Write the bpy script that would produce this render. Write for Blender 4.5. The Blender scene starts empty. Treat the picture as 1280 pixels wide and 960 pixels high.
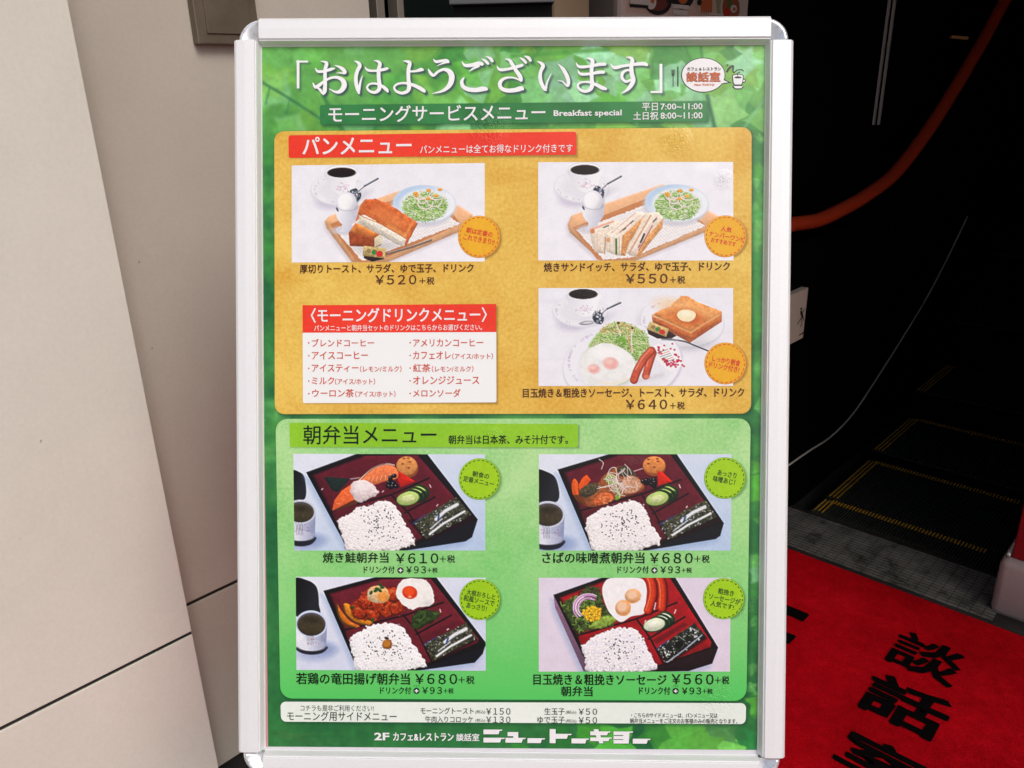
import bpy, bmesh, math, random
import numpy as np
from mathutils import Matrix, Vector

# ------------------------------------------------------------------ camera
F = 1000.0                                   # focal length in pixels of the 1280 px wide photograph
CAM_H = 1.30
down = np.array([.066, 2.678, 1.0]); down /= np.linalg.norm(down)
fwd = np.array([0, 0, 1.0]) - down * down[2]; fwd /= np.linalg.norm(fwd)
rgt = np.cross(down, fwd)


def to_world(v):
    return np.array([v @ rgt, v @ fwd, -(v @ down)])


scene = bpy.context.scene
COL = scene.collection
cx_, cy_, cz_ = (to_world(np.array(a, float)) for a in ((1, 0, 0), (0, -1, 0), (0, 0, -1)))
cd = bpy.data.cameras.new('camera'); cam = bpy.data.objects.new('camera', cd); COL.objects.link(cam)
M = Matrix.Identity(4)
for i in range(3):
    M[i][0], M[i][1], M[i][2] = cx_[i], cy_[i], cz_[i]
M[2][3] = CAM_H
cam.matrix_world = M
cd.sensor_width = 36; cd.lens = 36 * F / 1280; cd.clip_start = .02; cd.clip_end = 500
scene.camera = cam

# ------------------------------------------------------------------ sky, sun, exposure
SUN_EL, SUN_AZ = math.radians(46), math.radians(148)      # azimuth measured from +Y clockwise: behind the camera, to the right
w = bpy.data.worlds.new('World'); scene.world = w; w.use_nodes = True
nt = w.node_tree; bgn = nt.nodes['Background']
sky = nt.nodes.new('ShaderNodeTexSky'); sky.sky_type = 'NISHITA'; sky.sun_disc = False
sky.sun_elevation = SUN_EL; sky.sun_rotation = SUN_AZ
sky.air_density = .6; sky.dust_density = 4.0; sky.ozone_density = .4
nt.links.new(sky.outputs[0], bgn.inputs[0]); bgn.inputs[1].default_value = .135
sd = bpy.data.lights.new('sun', 'SUN'); sun = bpy.data.objects.new('sun', sd); COL.objects.link(sun)
sd.energy = 1.25; sd.angle = math.radians(28); sd.color = (.955, .975, .945)
sdir = Vector((math.sin(SUN_AZ) * math.cos(SUN_EL), math.cos(SUN_AZ) * math.cos(SUN_EL), math.sin(SUN_EL)))
sun.rotation_euler = sdir.to_track_quat('Z', 'Y').to_euler()
vs = scene.view_settings; vs.view_transform = 'Standard'; vs.look = 'None'; vs.exposure = .02; vs.gamma = 1
vs.use_curve_mapping = False
scene.cycles.use_denoising = True
scene.cycles.max_bounces = 6

# ------------------------------------------------------------------ photo pixel -> place
D1 = np.array([.69, .7238]); D2 = np.array([.7238, -.69])   # street-front axes: D1 into the building, D2 to the right along it


def ray(u, v):
    return to_world(np.array([(u - 640) / F, (v - 480) / F, 1.0]))


def W(a, b, z=0.0):
    p = D1 * a + D2 * b
    return (float(p[0]), float(p[1]), float(z))


def G(u, v, z=0.0):                                          # on a level plane -> (a, b)
    r = ray(u, v); p = r[:2] * (CAM_H - z) / -r[2]
    return float(p @ D1), float(p @ D2)


def PB(u, v, b):                                             # on an upright plane along D1 -> (a, z)
    r = ray(u, v); s = b / (r[:2] @ D2); return float((r[:2] * s) @ D1), float(r[2] * s + CAM_H)


# board (sign face) pose
bt = np.array([-9.34e-4, .02194, .92584]) * .58 / .576
b1 = np.array([.99985, .00346, -.01675]); b2 = np.array([.005018, -.99962, -.02704])
b1 /= np.linalg.norm(b1); b2 -= b1 * (b1 @ b2); b2 /= np.linalg.norm(b2)
b3 = np.cross(b1, b2)
BO, B1, B2, B3 = to_world(bt) + np.array([0, 0, CAM_H]), to_world(b1), to_world(b2), to_world(b3)
BM = Matrix.Identity(4)
for i in range(3):
    BM[i][0], BM[i][1], BM[i][2], BM[i][3] = B1[i], B2[i], B3[i], BO[i]


def B(u, v):                                                 # photo pixel -> board coordinates (vectorised)
    u = np.asarray(u, float); v = np.asarray(v, float)
    d = np.stack([(u - 640) / F, (v - 480) / F, np.ones_like(u)], -1)
    s = (bt @ b3) / (d @ b3)
    p = d * s[..., None] - bt
    return p @ b1, p @ b2


# ------------------------------------------------------------------ object helpers
def tag(o, label=None, cat=None, group=None, kind=None):
    if label: o['label'] = label
    if cat: o['category'] = cat
    if group: o['group'] = group
    if kind: o['kind'] = kind
    return o


def empty(name, loc, label, cat, group=None):
    o = bpy.data.objects.new(name, None); COL.objects.link(o); o.location = loc
    o.empty_display_size = .1
    return tag(o, label, cat, group)


def link(name, me, mat, parent=None, mtx=None):
    if mat is not None:
        me.materials.clear(); me.materials.append(mat)
    o = bpy.data.objects.new(name, me); COL.objects.link(o)
    if parent is not None: o.parent = parent
    if mtx is not None: o.matrix_basis = mtx
    return o


def mesh(name, vs_, fs):
    me = bpy.data.meshes.new(name); me.from_pydata([tuple(map(float, v)) for v in vs_], [], fs); me.update()
    return me


def from_bm(name, bm, smooth=False):
    me = bpy.data.meshes.new(name); bm.to_mesh(me); bm.free()
    if smooth:
        for p in me.polygons: p.use_smooth = True
    return me


def bm_box(bm, fn, x0, x1, y0, y1, z0, z1, bev=0.0):
    """box in (x,y,z) mapped by fn to space"""
    vs_ = [bm.verts.new(fn(x, y, z)) for z in (z0, z1) for y in (y0, y1) for x in (x0, x1)]
    idx = [(0, 2, 3, 1), (4, 5, 7, 6), (0, 1, 5, 4), (2, 6, 7, 3), (0, 4, 6, 2), (1, 3, 7, 5)]
    fs = [bm.faces.new([vs_[i] for i in f]) for f in idx]
    if bev > 0:
        es = list({e for f in fs for e in f.edges})
        bmesh.ops.bevel(bm, geom=es, offset=bev, segments=2, affect='EDGES', profile=.5)
    return vs_


def fix(bm):
    bmesh.ops.recalc_face_normals(bm, faces=bm.faces)


def off(parent_loc, fn):
    return lambda *p: tuple(np.array(fn(*p)) - np.array(parent_loc))


def boxobj(name, parent, fn, x0, x1, y0, y1, z0, z1, mat, bev=0.0, smooth=False):
    bm = bmesh.new(); bm_box(bm, fn, x0, x1, y0, y1, z0, z1, bev); fix(bm)
    return link(name, from_bm(name, bm, smooth), mat, parent)


def tube(bm, pts, r, n=10, flat=1.0):
    pts = [Vector(p) for p in pts]; rings = []
    for i, p in enumerate(pts):
        t = (pts[min(i + 1, len(pts) - 1)] - pts[max(i - 1, 0)]).normalized()
        up = Vector((0, 0, 1)) if abs(t.z) < .95 else Vector((1, 0, 0))
        s = t.cross(up).normalized(); q = s.cross(t)
        rings.append([bm.verts.new(p + s * math.cos(k * 2 * math.pi / n) * r + q * math.sin(k * 2 * math.pi / n) * r * flat) for k in range(n)])
    for a, b in zip(rings, rings[1:]):
        for k in range(n):
            bm.faces.new((a[k], a[(k + 1) % n], b[(k + 1) % n], b[k]))
    bm.faces.new(rings[0][::-1]); bm.faces.new(rings[-1])


def catmull(P, n=6, closed=False):
    P = np.asarray(P, float); N = len(P); out = []
    rng = range(N if closed else N - 1)
    for i in rng:
        g = (lambda k: P[k % N]) if closed else (lambda k: P[min(max(k, 0), N - 1)])
        p0, p1, p2, p3 = g(i - 1), g(i), g(i + 1), g(i + 2)
        for t in np.arange(n) / n:
            out.append(.5 * (2 * p1 + (p2 - p0) * t + (2 * p0 - 5 * p1 + 4 * p2 - p3) * t * t + (3 * p1 - p0 - 3 * p2 + p3) * t ** 3))
    if not closed: out.append(P[-1])
    return np.array(out)


# ------------------------------------------------------------------ materials
def lin(c, k=1.0):
    c = np.asarray(c, float) / 255.0
    return np.where(c <= .04045, c / 12.92, ((c + .055) / 1.055) ** 2.4) * k


PK = .90                                                     # print pigment scale: paper white is about 0.8


def base_mat(name, col, rough=.5, metal=0.0, spec=.5, coat=0.0):
    m = bpy.data.materials.new(name); m.use_nodes = True
    b = m.node_tree.nodes['Principled BSDF']
    b.inputs['Base Color'].default_value = (*[float(x) for x in col[:3]], 1)
    b.inputs['Roughness'].default_value = rough; b.inputs['Metallic'].default_value = metal
    b.inputs['Specular IOR Level'].default_value = spec; b.inputs['Coat Weight'].default_value = coat
    return m, m.node_tree, b


def N(nt, t, **kw):
    n = nt.nodes.new(t)
    for k, v in kw.items(): setattr(n, k, v)
    return n


def math_(nt, op, a, b=None, clamp=False):
    n = N(nt, 'ShaderNodeMath', operation=op); n.use_clamp = clamp
    for i, x in enumerate((a, b)):
        if x is None: continue
        if isinstance(x, (int, float)): n.inputs[i].default_value = x
        else: nt.links.new(x, n.inputs[i])
    return n.outputs[0]


def noise_(nt, scale, detail=4, rough=.55, coord='Object', vec=None, dist=0.0):
    n = N(nt, 'ShaderNodeTexNoise'); n.inputs['Scale'].default_value = scale
    n.inputs['Detail'].default_value = detail; n.inputs['Roughness'].default_value = rough
    n.inputs['Distortion'].default_value = dist
    if vec is None:
        tc = N(nt, 'ShaderNodeTexCoord'); vec = tc.outputs[coord]
    nt.links.new(vec, n.inputs['Vector'])
    return n.outputs['Fac']


def ramp(nt, fac, stops):
    r = N(nt, 'ShaderNodeValToRGB'); e = r.color_ramp.elements
    while len(e) < len(stops): e.new(.5)
    for el, (p, c) in zip(e, stops):
        el.position = p; el.color = (*[float(x) for x in c], 1)
    nt.links.new(fac, r.inputs[0]); return r.outputs[0]


def mixc(nt, fac, a, b, mode='MIX'):
    n = N(nt, 'ShaderNodeMix', data_type='RGBA', blend_type=mode)
    for s, x in ((0, fac), (6, a), (7, b)):
        if isinstance(x, (int, float)): n.inputs[s].default_value = x
        elif isinstance(x, (tuple, list, np.ndarray)): n.inputs[s].default_value = (*[float(q) for q in x[:3]], 1)
        else: nt.links.new(x, n.inputs[s])
    return n.outputs[2]


def bump(nt, b, h, strength, dist=.001):
    n = N(nt, 'ShaderNodeBump'); n.inputs['Strength'].default_value = strength; n.inputs['Distance'].default_value = dist
    nt.links.new(h, n.inputs['Height']); nt.links.new(n.outputs[0], b.inputs['Normal'])


def lam(nt, b):
    """laminated print surface: satin film, faint waviness and a few creases"""
    b.inputs['Roughness'].default_value = .28; b.inputs['Specular IOR Level'].default_value = .26
    h1 = noise_(nt, 9, 2, .5); h2 = noise_(nt, 420, 3, .6)
    tc = N(nt, 'ShaderNodeTexCoord'); tot = None
    for (u, v, r) in ((845, 176, 22), (905, 225, 14), (617, 545, 13), (610, 160, 30), (895, 870, 34), (930, 760, 18)):
        x, y = B(u, v)
        vd = N(nt, 'ShaderNodeVectorMath', operation='DISTANCE'); nt.links.new(tc.outputs['Object'], vd.inputs[0])
        vd.inputs[1].default_value = (float(x), float(y), 0)
        s = math_(nt, 'SUBTRACT', 1.0, math_(nt, 'DIVIDE', vd.outputs['Value'], r * .00093), clamp=True)
        tot = s if tot is None else math_(nt, 'ADD', tot, s)
    cr = math_(nt, 'MULTIPLY', noise_(nt, 260, 2, .4, dist=1.5), tot)
    h = math_(nt, 'ADD', math_(nt, 'ADD', math_(nt, 'MULTIPLY', h1, 2.0), math_(nt, 'MULTIPLY', h2, .015)), math_(nt, 'MULTIPLY', cr, 3.5))
    bump(nt, b, h, .5, .0015)


def ink(name, rgb, k=PK, var=.06):
    m, nt, b = base_mat(name, lin(rgb, k))
    n = noise_(nt, 900, 3, .6)
    c = lin(rgb, k)
    nt.links.new(ramp(nt, n, [(.25, c * (1 - var)), (.75, np.minimum(c * (1 + var), .9))]), b.inputs['Base Color'])
    lam(nt, b); return m


def paint_mat(name):
    m, nt, b = base_mat(name, (.5, .5, .5))
    a = N(nt, 'ShaderNodeVertexColor', layer_name='Col')
    nz = noise_(nt, 1100, 2, .7)
    g = ramp(nt, nz, [(.2, (.93, .93, .93)), (.8, (1.06, 1.06, 1.06))])
    nt.links.new(mixc(nt, 1.0, a.outputs[0], g, 'MULTIPLY'), b.inputs['Base Color'])
    lam(nt, b); return m


def panel_mat(name, light, dark, shadows, grain=230, shift=None, spotty=.5):
    """printed paper-grain panel with soft printed drop shadows under the graphics laid on it
    shadows: ('r', quad px) or ('c', cx, cy, r) in photo pixels"""
    m, nt, b = base_mat(name, light)
    n1 = noise_(nt, grain, 6, .75); n2 = noise_(nt, 9, 4, .6, dist=.6)
    f = math_(nt, 'ADD', math_(nt, 'MULTIPLY', n1, spotty), math_(nt, 'MULTIPLY', n2, 1 - spotty))
    c = ramp(nt, f, [(.38, dark), (.60, light)])
    if shift is not None:
        tc = N(nt, 'ShaderNodeTexCoord'); sp = N(nt, 'ShaderNodeSeparateXYZ'); nt.links.new(tc.outputs['Object'], sp.inputs[0])
        y0, y1, colr, amt = shift
        t = math_(nt, 'MULTIPLY', math_(nt, 'DIVIDE', math_(nt, 'SUBTRACT', sp.outputs[1], y0), y1 - y0, clamp=True), amt)
        c = mixc(nt, t, c, colr)
    tc = N(nt, 'ShaderNodeTexCoord'); sp = N(nt, 'ShaderNodeSeparateXYZ'); nt.links.new(tc.outputs['Object'], sp.inputs[0])
    X, Y = sp.outputs[0], sp.outputs[1]; sh = None
    for s in shadows:
        if s[0] == 'r':
            u0, v0, u1, v1 = s[1]; off_ = 1.6
            ax, ay = B(u0 + off_, v0 + off_); bx, by = B(u1 + off_, v1 + off_)
            mx, my, hx, hy = (ax + bx) / 2, (ay + by) / 2, abs(bx - ax) / 2, abs(by - ay) / 2
            dx = math_(nt, 'SUBTRACT', math_(nt, 'ABSOLUTE', math_(nt, 'SUBTRACT', X, float(mx))), float(hx))
            dy = math_(nt, 'SUBTRACT', math_(nt, 'ABSOLUTE', math_(nt, 'SUBTRACT', Y, float(my))), float(hy))
            d = math_(nt, 'MAXIMUM', dx, dy)
        else:
            mx, my = B(s[1] + 1.8, s[2] + 1.8)
            vd = N(nt, 'ShaderNodeVectorMath', operation='DISTANCE'); nt.links.new(tc.outputs['Object'], vd.inputs[0])
            cz = N(nt, 'ShaderNodeCombineXYZ'); nt.links.new(X, cz.inputs[0]); nt.links.new(Y, cz.inputs[1]); nt.links.new(cz.outputs[0], vd.inputs[0])
            vd.inputs[1].default_value = (float(mx), float(my), 0)
            d = math_(nt, 'SUBTRACT', vd.outputs['Value'], s[3] * .00093)
        a = math_(nt, 'SUBTRACT', 1.0, math_(nt, 'DIVIDE', math_(nt, 'ADD', d, .0012), .0030), clamp=True)
        sh = a if sh is None else math_(nt, 'MAXIMUM', sh, a)
    if sh is not None:
        c = mixc(nt, math_(nt, 'MULTIPLY', sh, .62), c, np.array(dark) * .25)
    nt.links.new(c, b.inputs['Base Color']); lam(nt, b); return m


# ------------------------------------------------------------------ numpy painter for the printed pictures
_RNG = {}


def vnoise(X, Y, s, seed=0):
    if seed not in _RNG: _RNG[seed] = np.random.RandomState(seed).rand(64, 64)
    T = _RNG[seed]; x = X / s + 1000; y = Y / s + 1000
    xi = np.floor(x).astype(int); yi = np.floor(y).astype(int); fx = x - xi; fy = y - yi
    fx = fx * fx * (3 - 2 * fx); fy = fy * fy * (3 - 2 * fy)
    g = lambda i, j: T[(yi + j) % 64, (xi + i) % 64]
    return (g(0, 0) * (1 - fx) + g(1, 0) * fx) * (1 - fy) + (g(0, 1) * (1 - fx) + g(1, 1) * fx) * fy


def fbm(X, Y, s, seed=0, o=4):
    t = 0; a = 1; n = 0
    for k in range(o):
        t = t + a * vnoise(X, Y, s / 2 ** k, seed + k); n += a; a *= .55
    return t / n


class Pic:
    def __init__(s, x0, y0, x1, y1, nx, ny, bg=(255, 255, 255)):
        s.nx, s.ny = nx, ny; s.x0, s.y0, s.x1, s.y1 = x0, y0, x1, y1
        s.X, s.Y = np.meshgrid(np.linspace(x0, x1, nx), np.linspace(y0, y1, ny))
        s.im = np.zeros((ny, nx, 3)) + np.array(bg, float)
        s.sx = (x1 - x0) / (nx - 1); s.sy = (y1 - y0) / (ny - 1)

    def win(s, a, b, c, d, pad):
        i0 = int(max(0, (a - pad - s.x0) / s.sx)); i1 = int(min(s.nx, (c + pad - s.x0) / s.sx + 2))
        j0 = int(max(0, (b - pad - s.y0) / s.sy)); j1 = int(min(s.ny, (d + pad - s.y0) / s.sy + 2))
        if i1 <= i0 or j1 <= j0: return None
        return slice(j0, j1), slice(i0, i1)

    def put(s, w_, m, col, a=1.0):
        X, Y = s.X[w_], s.Y[w_]
        c = col(X, Y) if callable(col) else np.array(col, float)
        m = (m * a)[..., None]
        s.im[w_] = s.im[w_] * (1 - m) + c * m

    def vol(s, col, d, size, soft):
        """rounded-body modelling of a printed foodstuff: light upper rim, dark lower rim"""
        if not (callable(col) and getattr(col, 'food', False)) or size < 7 or soft > 9 or min(d.shape) < 3: return col
        gy, gx = np.gradient(d, s.sy, s.sx); wd = min(size * .45, 26)
        t = np.exp(np.minimum(d, 0) / wd)
        k = 1 + .20 * t * (gx * .25 - gy * .8) - .05 * t
        return lambda X, Y: col(X, Y) * k[..., None]

    def ell(s, cx, cy, rx, ry, col, rot=0, soft=3, a=1.0, jag=0, jseed=3, js=14):
        R = max(rx, ry) + soft + jag; w_ = s.win(cx - R, cy - R, cx + R, cy + R, 1)
        if w_ is None: return
        X, Y = s.X[w_] - cx, s.Y[w_] - cy
        if jag:
            X = X + (vnoise(s.X[w_], s.Y[w_], js, jseed) - .5) * 2 * jag; Y = Y + (vnoise(s.X[w_], s.Y[w_], js, jseed + 7) - .5) * 2 * jag
        c, q = math.cos(math.radians(rot)), math.sin(math.radians(rot))
        u, v = X * c + Y * q, -X * q + Y * c
        k = np.sqrt((u / rx) ** 2 + (v / ry) ** 2)
        d = (k - 1) * min(rx, ry)
        s.put(w_, np.clip(.5 - d / soft, 0, 1), s.vol(col, d, min(rx, ry), soft), a)

    def poly(s, P, col, soft=3, a=1.0, smooth=False, jag=0, jseed=3, js=14):
        P = catmull(P, 5, True) if smooth else np.array(P, float)
        w_ = s.win(P[:, 0].min(), P[:, 1].min(), P[:, 0].max(), P[:, 1].max(), soft + jag)
        if w_ is None: return
        X, Y = s.X[w_], s.Y[w_]
        if jag:
            X, Y = X + (vnoise(X, Y, js, jseed) - .5) * 2 * jag, Y + (vnoise(X, Y, js, jseed + 7) - .5) * 2 * jag
        d2 = np.full(X.shape, 1e12); ins = np.zeros(X.shape, bool); n = len(P)
        for i in range(n):
            ax, ay = P[i]; bx, by = P[(i + 1) % n]; ex, ey = bx - ax, by - ay; L = ex * ex + ey * ey + 1e-9
            t = np.clip(((X - ax) * ex + (Y - ay) * ey) / L, 0, 1)
            d2 = np.minimum(d2, (X - ax - t * ex) ** 2 + (Y - ay - t * ey) ** 2)
            if ay != by:
                ins ^= ((ay > Y) != (by > Y)) & (X < ex * (Y - ay) / (by - ay) + ax)
        d = np.where(ins, -1, 1) * np.sqrt(d2)
        s.put(w_, np.clip(.5 - d / soft, 0, 1), s.vol(col, d, min(np.ptp(P[:, 0]), np.ptp(P[:, 1])) / 2, soft), a)

    def line(s, P, wd, col, soft=2.5, a=1.0, smooth=False):
        P = catmull(P, 5) if smooth else np.array(P, float)
        w_ = s.win(P[:, 0].min(), P[:, 1].min(), P[:, 0].max(), P[:, 1].max(), wd + soft)
        if w_ is None: return
        X, Y = s.X[w_], s.Y[w_]; d2 = np.full(X.shape, 1e12)
        for (ax, ay), (bx, by) in zip(P[:, :2], P[1:, :2]):
            ex, ey = bx - ax, by - ay; L = ex * ex + ey * ey + 1e-9
            t = np.clip(((X - ax) * ex + (Y - ay) * ey) / L, 0, 1)
            d2 = np.minimum(d2, (X - ax - t * ex) ** 2 + (Y - ay - t * ey) ** 2)
        s.put(w_, np.clip(.5 - (np.sqrt(d2) - wd / 2) / soft, 0, 1), col, a)

    def mul(s, cx, cy, rx, ry, k, rot=0):                     # soft darken / lighten spot
        R = max(rx, ry) * 1.6; w_ = s.win(cx - R, cy - R, cx + R, cy + R, 1)
        if w_ is None: return
        X, Y = s.X[w_] - cx, s.Y[w_] - cy; c, q = math.cos(math.radians(rot)), math.sin(math.radians(rot))
        g = np.exp(-(((X * c + Y * q) / rx) ** 2 + ((-X * q + Y * c) / ry) ** 2))[..., None]
        s.im[w_] = s.im[w_] * (1 + (np.array(k) - 1) * g)

    def mesh(s, name, quad, zoff, parent, mat, keep=None):
        """quad: TL, TR, BR, BL in photo px"""
        q = np.array(quad, float)
        U, V = np.meshgrid(np.linspace(0, 1, s.nx), np.linspace(0, 1, s.ny))
        f = lambda i: q[0, i] * (1 - U) * (1 - V) + q[1, i] * U * (1 - V) + q[2, i] * U * V + q[3, i] * (1 - U) * V
        u, v = f(0), f(1); x, y = B(u, v)
        co = np.stack([x, y, np.full_like(x, zoff)], -1).reshape(-1, 3)
        j, i = np.meshgrid(np.arange(s.ny - 1), np.arange(s.nx - 1), indexing='ij')
        a = (j * s.nx + i); fc = np.stack([a, a + s.nx, a + s.nx + 1, a + 1], -1).reshape(-1, 4)
        if keep is not None:
            fc = fc[keep(u[:-1, :-1], v[:-1, :-1]).reshape(-1)]
        me = bpy.data.meshes.new(name); me.vertices.add(len(co)); me.vertices.foreach_set('co', co.ravel())
        me.loops.add(fc.size); me.loops.foreach_set('vertex_index', fc.ravel())
        me.polygons.add(len(fc)); me.polygons.foreach_set('loop_start', np.arange(len(fc)) * 4)
        me.update(calc_edges=True)
        ca = me.color_attributes.new('Col', 'FLOAT_COLOR', 'POINT')
        if name == 'photo_print':
            g = s.im.copy(); bl = g.copy()
            for ax in (0, 1):
                for _ in range(2): bl = (np.roll(bl, 1, ax) + bl * 2 + np.roll(bl, -1, ax)) / 4
            g = g + (g - bl) * .55                               # crisp print edges
            g[:2] = s.im[:2]; g[-2:] = s.im[-2:]; g[:, :2] = s.im[:, :2]; g[:, -2:] = s.im[:, -2:]
            m_ = g.mean(-1, keepdims=True) / 255; g = g * (1 + (fbm(s.X, s.Y, 9, 51, 2)[..., None] - .5) * .16 * (1 - m_ ** 2))
            g = 255 * np.clip(g / 255, 0, 1) ** (1.0 + .22 * (1 - m_))
            s.im = g
        c = lin(np.clip(s.im, 0, 255), PK).reshape(-1, 3)
        ca.data.foreach_set('color', np.concatenate([c, np.ones((len(c), 1))], 1).astype(np.float32).ravel())
        return link(name, me, mat, parent)


# ------------------------------------------------------------------ printed shapes as meshes (photo px -> board)
def flat_poly(name, P, mat, parent, z):
    P = np.array(P, float); x, y = B(P[:, 0], P[:, 1])
    bm = bmesh.new(); vs_ = [bm.verts.new((float(a), float(b), z)) for a, b in zip(x, y)]
    f = bm.faces.new(vs_); f.normal_update()
    if f.normal.z < 0: f.normal_flip()
    bmesh.ops.triangulate(bm, faces=bm.faces)
    return link(name, from_bm(name, bm), mat, parent)


def rquad(q, r, n=6):
    """rounded quad outline from TL, TR, BR, BL"""
    q = np.array(q, float); out = []
    for i in range(4):
        p, a, b = q[i], q[i - 1], q[(i + 1) % 4]
        da = (a - p) / np.linalg.norm(a - p); db = (b - p) / np.linalg.norm(b - p)
        s, e = p + da * r, p + db * r
        for k in range(n + 1):
            t = k / n * math.pi / 2
            out.append(p + (da * (1 - math.sin(t)) + db * (1 - math.cos(t))) * r)
    return np.array(out)


def slope(v):
    return -.0095 + (v - 180) * (.0145 / 720)


_glyphs = {}


def text_mesh(s, bold, res=3):
    key = (s, bold, res); tight = .64 if s[0] == '￥' else 1.0
    if key not in _glyphs:
        cu = bpy.data.curves.new('t', 'FONT'); cu.body = s; cu.size = 1; cu.offset = bold; cu.resolution_u = res; cu.space_character = tight
        cu.dimensions = '2D'; cu.fill_mode = 'BOTH' if False else 'FRONT'
        o = bpy.data.objects.new('t', cu); COL.objects.link(o)
        dg = bpy.context.evaluated_depsgraph_get(); dg.update()
        me = bpy.data.meshes.new_from_object(o.evaluated_get(dg))
        bpy.data.objects.remove(o); bpy.data.curves.remove(cu)
        _glyphs[key] = me
    return _glyphs[key]


def text(s, x0, y0, x1, y1, mat, parent, z, bold=0.0, rot=None, name='lettering', res=2):
    """ink box of the words in photo px"""
    latin = all(ord(c_) < 128 for c_ in s)
    src = text_mesh(s, bold if latin else 0.0, res); n = len(src.vertices)
    co = np.zeros(n * 3); src.vertices.foreach_get('co', co); co = co.reshape(-1, 3)
    mn, mx = co.min(0), co.max(0)
    u = (co[:, 0] - mn[0]) / (mx[0] - mn[0]) - .5; v = .5 - (co[:, 1] - mn[1]) / (mx[1] - mn[1])
    wx, wy = x1 - x0, y1 - y0; cx, cy = (x0 + x1) / 2, (y0 + y1) / 2
    lx, ly = u * wx, v * wy
    if rot is None:
        k = slope(cy); px, py = cx + lx, cy + ly + lx * k
    else:
        c, q = math.cos(math.radians(rot)), math.sin(math.radians(rot))
        px, py = cx + lx * c - ly * q, cy + lx * q + ly * c
    sh = 0 if latin else bold * wy
    if sh < .03:
        bx, by = B(px, py)
        me = src.copy(); me.name = name
        me.vertices.foreach_set('co', np.stack([bx, by, np.full_like(bx, z)], -1).ravel()); me.update()
        return link(name, me, mat, parent)
    fc = [tuple(p.vertices) for p in src.polygons]; V, Fc = [], []   # heavier weight: the same outline laid down four times, a hair apart
    for i_, (dx, dy) in enumerate(((-1, -.8), (1, -.8), (-1, .8), (1, .8))):
        bx, by = B(px + dx * sh, py + dy * sh)
        V.append(np.stack([bx, by, np.full_like(bx, z + i_ * .00001)], -1)); Fc += [tuple(k + i_ * n for k in f) for f in fc]
    return link(name, mesh(name, np.concatenate(V), Fc), mat, parent)

# ================================================================== SETTING
BW_, BF_ = -1.316, -1.232                                     # recessed wall plane, front pier plane (both along D1)
A_E = .455                                                    # edge of the front pier
ZJ = .404                                                     # height of the panel joint


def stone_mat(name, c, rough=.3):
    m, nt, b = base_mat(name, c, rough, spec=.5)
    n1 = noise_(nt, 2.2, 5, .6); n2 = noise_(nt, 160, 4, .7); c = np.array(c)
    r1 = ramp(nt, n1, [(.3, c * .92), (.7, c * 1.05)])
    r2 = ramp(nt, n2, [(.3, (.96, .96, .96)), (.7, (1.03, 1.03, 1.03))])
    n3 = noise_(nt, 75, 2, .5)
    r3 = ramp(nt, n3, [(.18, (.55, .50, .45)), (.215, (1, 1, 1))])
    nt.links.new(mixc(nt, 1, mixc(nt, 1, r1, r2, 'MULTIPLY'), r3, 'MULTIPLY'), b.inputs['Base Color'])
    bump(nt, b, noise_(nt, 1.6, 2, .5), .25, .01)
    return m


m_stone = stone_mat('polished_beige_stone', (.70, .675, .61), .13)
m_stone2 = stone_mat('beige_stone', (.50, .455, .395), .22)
m_seal = base_mat('black_joint', (.012, .01, .01), .5)[0]
m_black = base_mat('black_void', (.002, .002, .002), .9, spec=.05)[0]
m_glassb = base_mat('dark_glass', (.006, .010, .009), .12, spec=.3)[0]
m_floor, nt, b = base_mat('dark_floor_tile', (.03, .03, .032), .6, spec=.2)
nt.links.new(ramp(nt, noise_(nt, 30, 5, .6), [(.3, (.018, .018, .02)), (.7, (.04, .038, .036))]), b.inputs['Base Color'])
m_street, nt, b = base_mat('bounce_paving', (.06, .06, .06), .9)  # unseen ground, made pale to bounce light onto the walls
nt.links.new(ramp(nt, noise_(nt, 60, 6, .7), [(.3, (.26, .25, .235)), (.7, (.36, .35, .33))]), b.inputs['Base Color'])
m_hall = base_mat('hall_shade_black', (.006, .0055, .005), .9, spec=.05)[0]  # the hall's lack of light put into a near-black colour

link('pavement', mesh('pavement', [W(-40, -40, -.02), W(.3, -40, -.02), W(.3, 40, -.02), W(-40, 40, -.02)], [(0, 1, 2, 3)]), m_street).__setitem__('kind', 'structure')
bpy.data.objects['pavement'].data.flip_normals()
for q in ((-.6, 2.262, -4, 5), (2.2625, 9, -.3, 5), (2.2625, 9, -4, -.93)):
    o = boxobj('floor', None, W, *q, -.12, 0, m_floor); o['kind'] = 'structure'


def boxed_wall(name, label, a0, a1, b0, b1, z0, z1, mat, cat='wall'):
    o = boxobj(name, None, W, a0, a1, b0, b1, z0, z1, mat); return tag(o, label, cat)


# recessed wall in two panels with a black joint, standing on the floor
r = empty('stone_wall', W(.8, BW_, 0), 'beige stone wall set back behind the sign, with a bronze cover on it', 'wall')
L = W(.8, BW_, 0); fn = off(L, W)
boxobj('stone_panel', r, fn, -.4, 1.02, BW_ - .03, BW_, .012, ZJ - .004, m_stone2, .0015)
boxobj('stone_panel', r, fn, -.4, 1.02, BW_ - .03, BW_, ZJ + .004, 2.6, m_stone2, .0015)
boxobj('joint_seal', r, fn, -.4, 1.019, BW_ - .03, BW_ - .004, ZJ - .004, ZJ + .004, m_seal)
boxobj('wall_core', r, fn, -.4, 1.018, BW_ - .2, BW_ - .031, 0, 2.6, m_stone2)
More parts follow.
